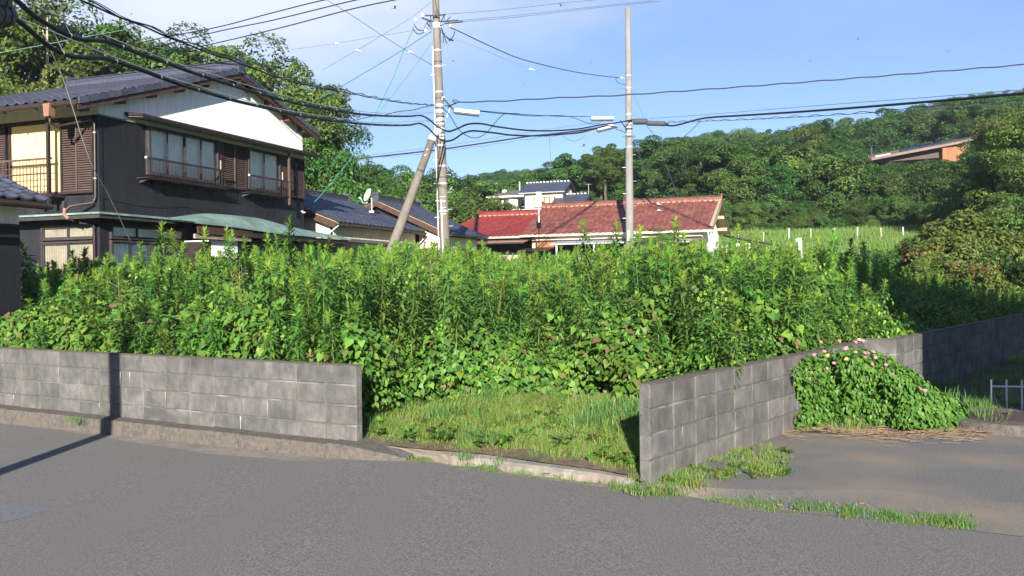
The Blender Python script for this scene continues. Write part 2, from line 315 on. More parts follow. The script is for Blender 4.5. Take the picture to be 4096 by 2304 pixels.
mi = [1 if (-60 < V[f[0]][0] < 60 and 12 < V[f[0]][1] < 72) else 0 for f in Fq]; me.polygons.foreach_set('material_index', mi); me.polygons.foreach_set('use_smooth', [True]*len(Fq))
ob('terrain', me, kind='structure')
me = MB().quad((-3000, -3000, -6), (3000, -3000, -6), (3000, 3000, -6), (-3000, 3000, -6)).mesh('far_ground', M_hillg); ob('far_ground', me, kind='structure')

# --- block wall lines
LWd = A_((-.8625, .506)); LWo = A_((.506, .8625))         # towards the left end; inward normal (into the lot)
LW0 = A_((-1.54, 8.77))
RWd = A_((.612, .791)); RWo = A_((-.791, .612)); RW0 = A_((1.063, 6.985))     # outer (right-hand) face; thickness towards the lot
JW = A_((4.42, 11.60)); JC = A_((4.92, 11.47)); BWd = A_((.622, .783))
# --- asphalt road
edge = [(-900, 1560), (-400, 1630), (0, 1695), (186, 1716), (435, 1754), (807, 1812), (1100, 1838), (1273, 1850), (1410, 1826), (1600, 1844), (1703, 1849), (1905, 1884), (2157, 1915), (2409, 1950), (2510, 1960), (2690, 1979), (2873, 2010), (3183, 2053), (3618, 2091), (3900, 2128), (4300, 2175), (5200, 2290)]
EP = [onroad(x, y) for x, y in edge]
def strip(name, front, back, m, n=1, **k):
    return put(name, MB().grid([[p for p in front], [p for p in back]]), m, **k)
def dens(poly, step=.35, wob=.012, seed=1):
    r = random.Random(seed); o = []
    for a, b in zip(poly[:-1], poly[1:]):
        a = A_(a); b = A_(b); m = max(1, int(np.linalg.norm(b-a)/step))
        for i in range(m): o.append(a+(b-a)*i/m+A_((0, r.uniform(-wob, wob), 0)))
    o.append(A_(poly[-1])); return o
ED = dens(EP)
cols = [[A_((p[0]*1.0+(0 if t < .999 else 0), lerp(-14, p[1], t), zroad(p[0])+.004)) for p in ED] for t in (0, .3, .55, .75, .88, .96, 1)]
me = MB().grid(cols).mesh('road', M_asph); ob('road', me, kind='structure')
# darker rounded patch on the asphalt by the left edge
pc = onroad(20, 2060); pts = []
for k in range(22):
    a = 2*pi*k/22; pts.append((pc[0]-.05+(.30+.03*sin(3*a))*cos(a), pc[1]+.30*sin(a)*(1+.1*cos(2*a)), zroad(pc[0])+.008))
put('asphalt_dark_patch', MB().add(pts, [tuple(range(22))]), mat('asphalt_dark_patch', (.2, .198, .2), (.075, .076, .082), 110, .9, .35, 160), kind='structure')
# --- concrete gutter apron between the road and kerb (extends under the verge)
back = [p+A_((0, .9, -.006)) for p in ED]; front = [p+A_((0, -.25, -.006)) for p in ED]
for q in (back, front):
    for p in q: p[2] = zroad(p[0])
put('gutter_apron', MB().grid([front, back]), M_sand, kind='structure')
gut = [A_((p[0], p[1], zroad(p[0])+.002)) for p in ED if p[0] < -.85]; 
def lwline(X, off): # y on the left wall's outer face line shifted outward by off
    t = (X-LW0[0]+LWo[0]*off)/LWd[0]; return LW0[1]+LWd[1]*t-LWo[1]*off
g2 = [A_((p[0], lwline(p[0], .16), p[2])) for p in gut]
put('gutter', MB().grid([gut, g2]), M_conc, kind='structure')
# --- kerb under the left wall
mb = MB()
N = 22
wa = lambda t, off, z: (*(LW0+LWd*t+LWo*off), z)
mb.prism([wa(.215, .18, -.15), wa(.215, -.22, -.15), wa(.215, -.19, .045), wa(.215, .18, .056)], (*(-LWd*.22), -.004)); mb.add([wa(-.005, .18, -.15), wa(-.005, -.22, -.15), wa(-.005, -.19, .041), wa(-.005, .18, .052), wa(-.62, .1, -.13), wa(-.62, -.08, -.13), wa(-.62, -.02, -.06), wa(-.62, .08, -.03)], [(3, 2, 6, 7), (2, 1, 5, 6), (0, 3, 7, 4), (4, 7, 6, 5)])
for i in range(N):
    t0 = .22+i*.6; t1 = t0+.596
    a = LW0+LWd*t0-LWo*.22; b = LW0+LWd*t1-LWo*.22; c = LW0+LWd*t1+LWo*.2; d = LW0+LWd*t0+LWo*.2
    za, zb = zroad(a[0])-.05, .045+random.uniform(-.006, .006)
    inn = .03; a2 = a+LWo*inn; b2 = b+LWo*inn
    mb.add([(*a, za), (*b, za), (*c, za), (*d, za), (*a2, zb-.01), (*b2, zb-.01), (*c, zb+.01), (*d, zb+.01)], [(0, 4, 5, 1)[::-1], (4, 7, 6, 5)[::-1], (0, 3, 7, 4)[::-1], (1, 5, 6, 2)[::-1]])
put('kerb', mb, M_kerb, kind='structure')
# mortar ramp where the kerb ends
W_ = lambda x, y, z: onz(x, y, z)
rp = [(1270, 1722), (1330, 1733), (1400, 1745), (1500, 1775), (1600, 1812), (1670, 1840)]; rf = [(1250, 1808), (1330, 1818), (1400, 1822), (1480, 1828), (1570, 1837), (1670, 1848)]
put('concrete_patch', MB().add([tuple(onz(x, y, -.05)) for x, y in ((2440, 1896), (2500, 1925), (2600, 1958), (2680, 1972), (2640, 1940), (2560, 1905), (2480, 1885))], [tuple(range(7))[::-1]]), M_sand, kind='structure')
def res60(P):
    P = A_(P, float); q_ = np.r_[0, np.cumsum(np.linalg.norm(np.diff(P, axis=0), axis=1))]; q_ /= q_[-1]; rr_ = np.random.default_rng(len(P)); return A_([[np.interp(t, q_, P[:, c])+(rr_.normal(0, .006) if c == 1 else 0) for c in range(3)] for t in np.linspace(0, 1, 60)])
# --- threshold slab across the opening
tt = [(1470, 1772), (1590, 1788), (1700, 1799), (1830, 1808), (2000, 1826), (2100, 1842), (2200, 1856), (2300, 1868), (2400, 1882), (2540, 1908)]
tb = [(1560, 1798), (1640, 1806), (1720, 1822), (1830, 1840), (1960, 1850), (2060, 1868), (2180, 1880), (2300, 1895), (2400, 1908), (2540, 1930)]
mb = MB(); T1 = [onz(x, y, .012) for x, y in tt]; T0 = [onz(x, y, -.028+.012*sin(x*.05)) for x, y in tb]
T1 = list(res60(T1)); T0 = list(res60(T0))
Tm = [lerp(a, b, .25)+A_((0, 0, .016)) for a, b in zip(T0, T1)]
mb.grid([T0, Tm, T1]); mb.grid([[p+A_((0, -.03, -.08)) for p in T0], T0])
put('threshold_slab', mb, M_conc, kind='structure')
# --- ground of the overgrown lot, front edge follows the walls
def yfront(X):
    if X < LW0[0]: return lwline(X, -.06)
    if X < RW0[0]-.1:
        return float(np.interp(X, [LW0[0], *[p[0] for p in T1], RW0[0]-.1], [LW0[1]+.05, *[p[1]-.01 for p in T1], RW0[1]+.0]))
    t = (X-RW0[0])/RWd[0]
    if X < JC[0]: return RW0[1]+RWd[1]*t+.06
    return JC[1]+(X-JC[0])*BWd[1]/BWd[0]+.08
def lotz(X, Y):
    f = yfront(X); d = max(Y-f, 0); base = .02 if -1.5 < X < 1.1 else .05
    z = base+.045*min(d, 2.5)+.018*max(min(Y, 28)-11, 0)
    return z if Y < 26 else lerp(z, tz(X, Y), min((Y-26)/6, 1))
cx = sorted(set(list(np.arange(-16, 18, .5))+[-1.47, .96]+list(np.arange(-1.5, 1.1, .12)))); G = []
for j in range(26):
    t = (j/25)**1.7; G.append([(X, lerp(yfront(X), 33., t), lotz(X, lerp(yfront(X), 33., t))) for X in cx])
put('lot_ground', MB().grid(G), M_soil, kind='structure')
# --- yard on the right: soil sheet and dusty asphalt driveway
yx = list(np.linspace(1.0, 22, 40))
yd = [[(x, np.interp(x, [q[0] for q in ED], [q[1] for q in ED])+.02, zroad(x)+.003) for x in yx], [(x, np.interp(x, [q[0] for q in ED], [q[1] for q in ED])+.6, -.012) for x in yx]]
YD = [(1.0, 6.6), (1.07, 6.98), (4.5, 11.42), (4.92, 11.46), (12.2, 20.7), (30, 22), (30, 4), (3.6, 4.2), (2.3, 5.3)]
yb = [(x, max(yfront(x)+.05, 6.9) if x > 1.05 else 6.9, -.012) for x in yx]
put('yard_ground', MB().grid(yd+[yb]), mat('dark_soil', (.1, .085, .05), (.05, .045, .025), 8, .97, .8, 60, c3=(.06, .09, .02), s3=2.), kind='structure')
dr = [(2560, 1962), (2640, 1925), (2800, 1862), (2960, 1800), (3130, 1722), (3300, 1737), (3480, 1744), (3650, 1742), (3800, 1738), (4000, 1742), (4400, 1742), (5400, 1742)]
D1 = [onz(x, y, .0) for x, y in dr]; D0 = []
for p in D1:
    k = min(range(len(ED)), key=lambda i: abs(ED[i][0]-(p[0] if p[0] < 30 else 30))); 
    yy = float(np.interp(p[0], [q[0] for q in ED], [q[1] for q in ED])); D0.append(A_((p[0], yy+.05, zroad(p[0])+.012)))
Dm = [[lerp(a, b, t)+A_((0, 0, .004)) for a, b in zip(dens(D0, .5, .0), dens(D0, .5, .0))] for t in (0,)]
ds = np.linspace(0, 1, 60)
def res(P): 
    P = A_(P); s = np.r_[0, np.cumsum(np.linalg.norm(np.diff(P, axis=0), axis=1))]; s /= s[-1]; return A_([[np.interp(t, s, P[:, c]) for c in range(3)] for t in ds])
xr = np.interp(ds, [0, .7, 1], [D1[0][0], 6, 22]); DA = A_([[x, np.interp(x, A_(D1)[:, 0], A_(D1)[:, 1]), .0] for x in xr]); DB = A_([[x, np.interp(x, [q[0] for q in ED], [q[1] for q in ED])-.01, zroad(x)+.008] for x in xr])
def dsh(t): P = lerp(DB, DA, t).copy(); P[:, 2] = lerp(DB[:, 2], 0, min(t*4, 1)); return P
put('driveway', MB().grid([dsh(t) for t in (0, .1, .25, .4, .6, .8, 1)]), M_asph2, kind='structure')

# ================================================================ BLOCK WALLS
def blockmesh(w, h, t=.1):
    c = .006; mb = MB(); x0, x1, z0, z1, y0, y1 = 0, w, 0, h, 0, t
    V = []; c = .011
    for (y, i) in ((y0, c), (y0+c, 0), (y1-c, 0), (y1, c)): V += [(x0+i, y, z0+i), (x1-i, y, z0+i), (x1-i, y, z1-i), (x0+i, y, z1-i)]
    F = [(0, 1, 2, 3), (15, 14, 13, 12)]
    for r in range(3):
        for k in range(4): a = r*4+k; b = r*4+(k+1) % 4; F.append((a, a+4, b+4, b))
    return mb.add(V, F).mesh('block', M_blk)
BM = blockmesh(.39, .19)
def blockwall(label, start, d, inward, n, top, off0=0., cat='wall', endcap=True):
    """start: outer face corner (xy); d: unit direction; inward: unit normal pointing into the thickness"""
    d = A_(d); inward = A_(inward); R = thing('concrete_block_wall', label, cat, (start[0], start[1], 0), 0)
    flip = d[0]*inward[1]-d[1]*inward[0] < 0
    if flip: ex = -d; o0 = lambda k: start+d*((k+1)*.4)
    else: ex = d; o0 = lambda k: start+d*(k*.4)
    ang = math.atan2(ex[1], ex[0])
    L = n*.4; mb = MB(); i0 = A_(start)+inward*.008-A_(start)
    mb.hexa((*(i0+d*.006), -.22), (*(d*(L-.014)), 0), (*(inward*.084), 0), (0, 0, top+.22-.006)); put('mortar', mb, M_mortar, R)
    r = random.Random(n)
    for c in range(5):
        zb = top-.19-c*.2
        for k in range(n):
            p = o0(k)-A_(start); j = .005
            o = bpy.data.objects.new('block', BM); link(o, R); q = p+ex*j+inward*r.uniform(-.0022, .0022)
            o.location = (q[0], q[1], zb+r.uniform(-.001, .001)); o.rotation_euler = (0, 0, ang)
    # thin weathered cement skim along the top
    mb = MB(); o_ = inward*-.002; mb.hexa((*(o_+d*.001), top+.001), (*(d*(L-.002)), 0), (*(inward*.104), 0), (0, 0, .007)); put('top_skim', mb, M_cap, R)
    # white efflorescence streaks
    for s in range(int(n*.9)):
        k = r.randrange(n); c = r.randrange(3); u = k*.4+r.choice([0, .4, r.uniform(.1, .3)]); z = top-.2*(c+1); w = r.uniform(.006, .022); h = r.uniform(.04, .16)
        a = d*u-inward*.0045; mbs = MB() if s == 0 else mbs
        nn = 5; P = []
        for q in range(nn): 
            zz = z-h*q/(nn-1); ww = w*(1-q/(nn))*r.uniform(.6, 1.2); P.append([(*(a-d*ww/2), zz), (*(a+d*ww/2), zz)])
        mbs.grid(P)
    if n > 3: put('lime_streak', mbs, mat('lime_bloom', (.38, .375, .36), (.22, .215, .21), 60, .9), R, kind='stuff')
    return R
blockwall('long grey concrete block wall along the kerb on the left side of the opening', LW0, LWd, LWo, 24, .785)
blockwall('grey concrete block wall with white stains running back from the right side of the opening', RW0, RWd, RWo, 14, .776)
blockwall('short concrete block wall piece facing the street behind the pink flowers', JC, (JW-JC)/np.linalg.norm(JW-JC), A_((.25, .968)), 2, .8)
blockwall('dark shaded concrete block wall running back at the right edge', JC+A_((.0, .0)), BWd, A_((-.783, .622)), 24, .798)

# ================================================================ ROUND WELL COVER, SMALL RAIL
c = onz(4045, 1668, .1); R = thing('well_cover', 'round raised concrete well ring with a rusty iron lid at the right edge', 'well cover', (c[0], c[1], 0))
mb = MB(); ro, ri = .66, .47; ns = 40
prof = [(ro+.02, -.02), (ro, .09), (ro-.02, .105), (ri+.02, .105), (ri, .095), (ri, .03)]
P = [[(r_*cos(2*pi*k/ns), r_*sin(2*pi*k/ns), z) for k in range(ns+1)] for r_, z in prof]
put('ring', MB().grid(P[::-1]), M_kerb, R, smooth=False)
mb = MB(); mb.grid([[(r_*cos(2*pi*k/ns), r_*sin(2*pi*k/ns), z) for k in range(ns+1)] for r_, z in ((0.001, .112), (.38, .112), (.40, .105), (.44, .108), (.455, .1), (.455, .04))][::-1])
put('lid', mb, M_rust, R)
put('lid_handle', MB().tube([(-.06, .1, .11), (-.06, .1, .14), (.06, .1, .14), (.06, .1, .11)], .008), M_rust, R)
p0 = onz(3966, 1636, .02); p1 = onz(4150, 1640, .02); R = thing('low_rail', 'low pale rail of thin posts behind the well ring at the right edge', 'rail', (p0[0], p0[1], .02))
dv = (p1-p0)/3
for i in range(5): put('post', MB().tube([dv*i, dv*i+A_((0, 0, .35))], .011), M_white, R)
put('cross_bar', MB().tube([(0, 0, .27), (*(dv*4)[:2], .27)], .012), M_white, R)
# ================================================================ HOUSES
HA = rad(-20.55); ex_ = A_((cos(HA), sin(HA))); ey_ = A_((-sin(HA), cos(HA)))
def hl(o, x, y, z=0): q = A_(o)+ex_*x+ey_*y; return A_((q[0], q[1], z))
def tilemesh(w, l, m, amp=.035, nseg=7, name='roof_tile'):
    """S-profile pantile: x across, y up the slope, z out of the roof"""
    mb = MB(); top = []; 
    us = np.linspace(0, 1, nseg+1); zz = [amp*(-.35*sin(pi*u/.62) if u < .62 else 1.0*sin(pi*(u-.62)/.38)) for u in us]
    th = .022
    r0 = [(u*w, 0, z+th) for u, z in zip(us, zz)]; r1 = [(u*w, l, z+.004) for u, z in zip(us, zz)]; rb = [(u*w, 0.0, z-.008) for u, z in zip(us, zz)]
    mb.grid([r0, r1]); mb.grid([rb, r0]); return mb.mesh(name, m)
def slope_tiles(R, A, U, Vv, nU, nV, tw, tl, m, keep=None, singles=0, mass_name='tile_field', amp=.035, nseg=7):
    """A: eave corner (local), U: unit along eave, Vv: unit up slope. tiles nU x nV. first `singles` are objects."""
    A = A_(A, float); U = A_(U, float); Vv = A_(Vv, float); Nn = np.cross(U, Vv)
    tm = tilemesh(tw*1.02, tl*1.12, m, amp, nseg)
    M3 = np.c_[U, Vv, Nn]; tv = A_([v.co[:] for v in tm.vertices]); tf = [tuple(p.vertices) for p in tm.polygons]
    allt = [(i, j) for j in range(nV) for i in range(nU) if keep is None or keep(i, j)]
    allt.sort(key=lambda ij: (ij[1]//6, -ij[0])); cnt = 0; VV = []; FF = []; r = random.Random(3)
    for i, j in allt:
        p = A+U*(i*tw)+Vv*(j*tl)+Nn*r.uniform(0, .004)
        if cnt < singles:
            o = bpy.data.objects.new('roof_tile', tm); link(o, R)
            o.matrix_basis = Matrix(((M3[0, 0], M3[0, 1], M3[0, 2], p[0]), (M3[1, 0], M3[1, 1], M3[1, 2], p[1]), (M3[2, 0], M3[2, 1], M3[2, 2], p[2]), (0, 0, 0, 1)))
        else:
            b = len(VV)*len(tv); VV.append(tv@M3.T+p); FF += [tuple(k+b for k in f) for f in tf]
        cnt += 1
    if VV: ob(mass_name, npmesh(mass_name, np.concatenate(VV), FF, m), R, kind='stuff')
def slab(pts, th):
    """thin roof slab: pts polygon ccw from above; thickness downward"""
    return MB().prism(pts, (0, 0, -th))
def ridge_line(R, a, b, m, w=.22, h=.2, pale=None, name='ridge', ends=True, capr=.075, step=.3):
    a = A_(a, float); b = A_(b, float); L = np.linalg.norm(b-a); u = (b-a)/L; s = np.cross(u, (0, 0, 1.)); s /= np.linalg.norm(s); mb = MB()
    mb.hexa(a-s*w/2-A_((0, 0, .1)), u*L, s*w, (0, 0, h))
    for k in range(3): mb.hexa(a-s*(w/2+.02-.01*k)+A_((0, 0, h-.15+k*.045)), u*L, s*(w+.04-.02*k), (0, 0, .015))
    o = put(name, mb, m, R)
    mc = MB(); n = int(L/step)
    for i in range(n):
        p = a+u*(i*step); mc.tube([p+A_((0, 0, h-.1)), p+u*(step*.98)+A_((0, 0, h-.1))], [capr*1.1, capr*.95], 8)
    ob('ridge_cap_row', mc.mesh('ridge_cap_row', m), R, kind='stuff')
    if ends:
        for e, dd in ((a, -1), (b, 1)):
            put('ridge_end', MB().hexa(e-s*.14-A_((0, 0, .1))+u*(-.02 if dd < 0 else -.03), u*.06, s*.28, (0, 0, h+.16)), m, R)
    if pale:
        mp_ = MB()
        for i in range(int(L/.27)):
            for sg in (-1, 1):
                p = a+u*(i*.27+.13)+s*sg*(w/2+.035)+A_((0, 0, -.07)); mp_.tube([p-u*.09, p+u*.09], .045, 6)
        ob('ridge_mortar', mp_.mesh('ridge_mortar', pale), R, kind='stuff')
def louvre(R, o, u, nrm, w, z0, z1, name='shutter', n=44):
    """louvred shutter cupboard, origin o (local xy at left end), u along, nrm outward"""
    o = A_(o, float); u = A_(u, float); nrm = A_(nrm, float); mb = MB()
    def bx(mb, a, b, za, zb, d0, d1): mb.hexa((*(o+u*a+nrm*d0), za), (*(u*(b-a)), 0), (*(nrm*(d1-d0)), 0), (0, 0, zb-za))
    bx(mb, 0, .045, z0, z1, 0, .09); bx(mb, w-.045, w, z0, z1, 0, .09); bx(mb, 0.046, w-.046, z1-.05, z1, 0, .09); bx(mb, -.01, w+.01, z0-.06, z0-.002, 0, .1); bx(mb, 0.046, w-.046, z0, z1-.051, 0, .02)
    s = put(name, mb, M_dbrown, R); ms = MB(); n = int((z1-z0-.06)/.054)
    for k in range(n):
        z = z0+.01+k*.054
        for a, b in ((.05, w/2-.02), (w/2+.02, w-.05)):
            P = [o+u*a, o+u*b]; ms.add([(*(P[0]+nrm*.078), z), (*(P[1]+nrm*.078), z), (*(P[1]+nrm*.05), z+.032), (*(P[0]+nrm*.05), z+.032), (*(P[0]+nrm*.078), z-.006), (*(P[1]+nrm*.078), z-.006)], [(0, 1, 2, 3), (4, 5, 1, 0)])
    ob('slat_rows', ms.mesh('slat_rows', M_slat), s, kind='stuff')
    mb = MB(); bx(mb, w/2-.018, w/2+.018, z0, z1-.05, .02, .095); put('centre_bar', mb, M_slat, s)
def window(R, o, u, nrm, w, z0, z1, panes, curtain=M_curt, transom=None, fr=.045, name='window', depth=.06, pleat=True):
    o = A_(o, float); u = A_(u, float); nrm = A_(nrm, float)
    def bx(mb, a, b, za, zb, d0, d1): mb.hexa((*(o+u*a+nrm*d0), za), (*(u*(b-a)), 0), (*(nrm*(d1-d0)), 0), (0, 0, zb-za))
    mb = MB(); bx(mb, -fr, 0, z0-fr, z1+fr, .0, depth+.03); bx(mb, w, w+fr, z0-fr, z1+fr, 0, depth+.03); bx(mb, 0, w, z1, z1+fr, 0, depth+.03); bx(mb, 0, w, z0-fr, z0, 0, depth+.04)
    win = put(name, mb, M_frame, R)
    pw = w/panes; e = .02
    for k in range(panes):
        dd = .02 if k % 2 else .0; mb = MB(); a, b = k*pw-(.008 if k else 0), (k+1)*pw; s = .03
        bx(mb, a, a+s, z0, z1, depth-.02-dd, depth+.01-dd); bx(mb, b-s, b, z0, z1, depth-.02-dd, depth+.01-dd); bx(mb, a+s, b-s, z0, z0+s, depth-.02-dd, depth+.01-dd); bx(mb, a+s, b-s, z1-s, z1, depth-.02-dd, depth+.01-dd)
        put('sash', mb, M_frame, win)
        mb = MB(); bx(mb, a+s, b-s, z0+s, z1-s, depth-.008-dd, depth-.004-dd); put('pane', mb, glassmat(), win)
    if pleat:
        n = int(w/.035); P0, P1 = [], []
        r = random.Random(5)
        for i in range(n+1):
            q = o+u*(w*i/n)+nrm*(.002+.012*((i % 2))+r.uniform(0, .006)); P0.append((*q, z0)); P1.append((*q, z1))
        put('curtain', MB().grid([P0, P1]), curtain, win)
    return win
def railing(R, o, u, w, z0, z1, n, bars, m=M_dbrown, nrm=(0, 0), legs=True):
    o = A_(o, float); u = A_(u, float); r = put('railing', MB().hexa((*(o-u*.06), z1-.025), (*(u*(w+.12)), 0), (*(A_((-u[1], u[0]))*.05), 0), (0, 0, .045)), m, R)
    for z in bars: put('rail_bar', MB().tube([(*(o), z), (*(o+u*w), z)], .011, 5), m, r)
    me = MB().tube([(0, 0, z0), (0, 0, z1-.03)], .0095, 5).mesh('baluster', m)
    for i in range(n): q = bpy.data.objects.new('baluster', me); link(q, r); p = o+u*(w*(i+.5)/n); q.location = (p[0], p[1], 0)
    return r
# ---------------------------------------------------------------- the two-storey house on the left
H0 = (-9.47, 20.6)
H = thing('two_storey_house', 'two-storey house with black walls, white gable and grey tiled roof on the left', 'house', (*H0, 0), HA)
put('lower_wall', MB().box(-10.7, 0, 0, 8.25, -.1, 3.3), M_black, H)
put('upper_wall', MB().box(-10.72, .012, -.012, 8.262, 3.303, 5.52), M_black, H)
put('dark_corner_post', MB().box(-.09, .03, -.03, .09, 3.31, 5.515), M_black, H)
ry, rz = 4.8, 7.58; ey0, ez0 = -.85, 5.715; ey1, ez1 = 8.75, 6.40; rx0 = -5.9; OV = .30
def rz_(y): return lerp(rz, ez0, (ry-y)/(ry-ey0)) if y < ry else lerp(rz, ez1, (y-ry)/(ey1-ry))
gz = [(0, rz_(0)-.13), (ry, rz-.13), (8.25, rz_(8.25)-.13)]
put('white_band', MB().box(-10.7, -.03, .0, .06, 5.53, 5.93), M_cream if 0 else M_plaster, H)
put('white_gable', MB().prism([(-.03, .003, 5.53), (-.03, 8.25, 5.53), (-.03, 8.25, gz[2][1]), (-.03, ry, gz[1][1]), (-.03, .003, gz[0][1])], (.03, 0, 0)), M_plaster, H)
put('drip_flashing', MB().box(-.02, .05, -.03, 1.42, 5.52, 5.55), M_copper, H)
put('drip_flashing', MB().box(-10.7, -.02, -.045, -.0125, 5.5, 5.53), M_dbrown, H)
roof = put('roof', MB().prism([(OV, ey0, ez0-.02), (OV, ry, rz-.02), (rx0, ry, rz-.02), (-11.4, ey0, ez0-.02)], (0, 0, -.07)).prism([(OV, ry, rz-.025), (OV, ey1, ez1-.025), (-11.4, ey1, ez1-.025), (rx0, ry, rz-.025)], (0, 0, -.07)).prism([(rx0, ry, rz-.03), (-11.4, ey1, ez1-.03), (-11.4, ey0, ez0-.03)], (0, 0, -.07)), [M_woodu], H)
Ls = math.hypot(ry-ey0, rz-ez0); V1 = (0, (ry-ey0)/Ls, (rz-ez0)/Ls)
tw = .285; tl = .245; nU = int((OV+11.4)/tw); nV = int(Ls/tl)
def kp(i, j):
    x = OV-(i+1)*tw; t = (j+.6)*tl/Ls; return x > lerp(-11.4, rx0, t)-.1
# columns run from the gable end leftwards
A0 = (OV-nU*tw, ey0-.05, ez0+.01)
slope_tiles(roof, A0, (1, 0, 0), V1, nU, nV, tw, tl, M_tile1, keep=lambda i, j: kp(nU-1-i, j), singles=300)
V2 = (0, -(ey1-ry)/math.hypot(ey1-ry, rz-ez1), (rz-ez1)/math.hypot(ey1-ry, rz-ez1)); n2 = int(math.hypot(ey1-ry, rz-ez1)/tl)
slope_tiles(roof, (OV, ey1+.05, ez1+.01), (-1, 0, 0), V2, 22, n2, tw, tl, M_tile, mass_name='rear_tile_field')
ridge_line(roof, (OV+.04, ry, rz), (rx0, ry, rz), M_tile, w=.26, h=.30)
# rake edge: board and the row of down-turned edge tiles
for (ya, za, yb, zb) in ((ey0, ez0, ry, rz), (ey1, ez1, ry, rz)):
    put('bargeboard', MB().prism([(OV-.03, ya, za-.06), (OV-.03, yb, zb-.06), (OV-.03, yb, zb-.24), (OV-.03, ya, za-.24)], (.03, 0, 0)), M_brown, roof)
    n = 20
    for k in range(n):
        t0, t1 = k/n, (k+.93)/n; a = A_((lerp(ya, yb, t0), lerp(za, zb, t0))); b = A_((lerp(ya, yb, t1), lerp(za, zb, t1)))
        put('edge_tile', MB().prism([(OV-.04, a[0], a[1]-.1), (OV-.04, a[0], a[1]+.045), (OV-.04, b[0], b[1]+.03), (OV-.04, b[0], b[1]-.115)], (.075, 0, 0)), M_tile1, roof)
for y in (-.55, .55, 1.55, 2.55, 3.5, 5.45, 6.35, 7.25, 8.05):
    z = rz_(y)-.1; put('purlin', MB().box(-.02, OV-.05, y-.06, y+.06, z-.2, z-.012), M_brown, H)
put('purlin', MB().box(-.02, OV-.03, ry-.07, ry+.07, rz-.42, rz-.13), M_brown, H)
# eave gutter, hopper and downpipe on the front
n = 8; P = [[(x, ey0-.10+.06*cos(a), ez0-.10+.06*sin(a)) for x in (-11.5, -6, -2, .25)] for a in np.linspace(pi, 2*pi, n)]
put('gutter', MB().grid(P).grid([[(q[0], q[1]+.002, q[2]+.004) for q in r_] for r_ in P][::-1]), M_gutter, H)
put('fascia', MB().box(-11.3, .31, ey0-.035, ey0-.003, ez0-.11, ez0-.01), M_dbrown, H)
for k in range(12): put('gutter_bracket', MB().box(.1-k*.95, .13-k*.95, ey0-.17, ey0-.05, ez0-.19, ez0-.16), M_dbrown, H)
hx = -.42
put('rain_hopper', MB().prism([(hx-.1, ey0-.2, ez0-.08), (hx+.1, ey0-.2, ez0-.08), (hx+.07, ey0-.2, ez0-.36), (hx-.07, ey0-.2, ez0-.36)], (0, .17, 0)), M_hopper, H)
dp = [(hx, ey0-.11, ez0-.36), (hx, ey0-.1, ez0-.5), (hx+.05, ey0+.02, ez0-.56), (-.1, -.12, 5.56-.14), (-.02, -.09, 5.3), (-.02, -.09, 3.62), (-.06, -.12, 3.5), (-.42, -.42, 3.42), (-.5, -.5, 3.32), (-.46, -.52, 3.17), (-.3, -.45, 3.08)]
put('downpipe', MB().tube(dp, .032, 8), M_gutter, H, smooth=True)
put('pipe_elbow', MB().tube([(-.5, -.5, 3.36), (-.5, -.52, 3.22), (-.40, -.5, 3.12)], .042, 8), M_hopper, H)
put('lower_downpipe', MB().tube([(-.3, -.3, 3.05), (-.09, -.08, 3.0), (-.09, -.08, .3)], .032, 8), M_gutter, H, smooth=True)
for z in (4.05, 5.1): put('pipe_clip', MB().tube([(-.02, -.09, z), (-.02, -.09, z+.02)], .04, 8), M_galv, H)
# awning along the gable windows
put('awning', MB().prism([(.0, .80, 5.74), (.55, .80, 5.66), (.55, .80, 5.60), (0, .80, 5.66)], (0, 7.72, 0)), M_dbrown, H)
put('awning_soffit', MB().prism([(.013, .84, 5.655), (.53, .84, 5.595), (.53, .84, 5.58), (.013, .84, 5.63)], (0, 7.62, 0)), mat('awning_boards', (.22, .2, .16), (.15, .13, .1), 5, .8), H)
u = (0, 1); nr = (1, 0)
window(H, (.013, 1.5), u, nr, 2.5, 4.36, 5.46, 4, depth=.1)
louvre(H, (.013, 4.25), u, nr, 1.06, 4.32, 5.5)
window(H, (.013, 5.40), u, nr, 1.44, 4.36, 5.46, 2, depth=.1)
louvre(H, (.013, 7.32), u, nr, .88, 4.32, 5.5)
put('side_panel', MB().box(.013, .11, 4.06, 4.22, 4.28, 5.5), M_brown, H); put('side_panel', MB().box(.013, .11, 6.92, 7.28, 4.28, 5.5), M_brown, H)
put('fixing_plate', MB().box(.112, .118, 4.08, 4.16, 4.72, 4.98), M_cream, H); put('fixing_plate', MB().box(.112, .118, 6.94, 7.02, 4.72, 4.98), M_cream, H)
railing(H, (.34, 1.18), u, 2.9, 4.22, 4.68, 26, (4.23,)); railing(H, (.34, 5.12), u, 1.85, 4.22, 4.68, 15, (4.23,))
put('rail_post', MB().box(.30, .36, 7.0, 7.06, 3.98, 5.55), M_slat, H)
for (ya, yb) in ((1.15, 4.2), (5.1, 7.05)):
    put('sill_shelf', MB().box(.012, .34, ya, yb, 4.19, 4.205), M_frame, H)
    for k in range(int((yb-ya)/.42)): put('shelf_bracket', MB().prism([(.014, ya+.1+k*.42, 4.18), (.34, ya+.1+k*.42, 4.18), (.014, ya+.1+k*.42, 4.08)], (0, .02, 0)), M_frame, H)
for y in (1.12, 5.08): put('rail_end', MB().box(.33, .37, y-.03, y+.01, 4.65, 4.70), M_white, H)
put('wall_cable', MB().tube([(.022, y, 3.62-.10*abs(sin((y-.2)*pi/2.6))) for y in np.arange(.1, 4.3, .2)], .007, 4), M_rubber, H)
for k in range(18): put('cladding_joint', MB().box(.0125, .0165, .455*k+.3, .455*k+.312, 3.31, 5.5 if k < 3 else 4.15), M_int, H)
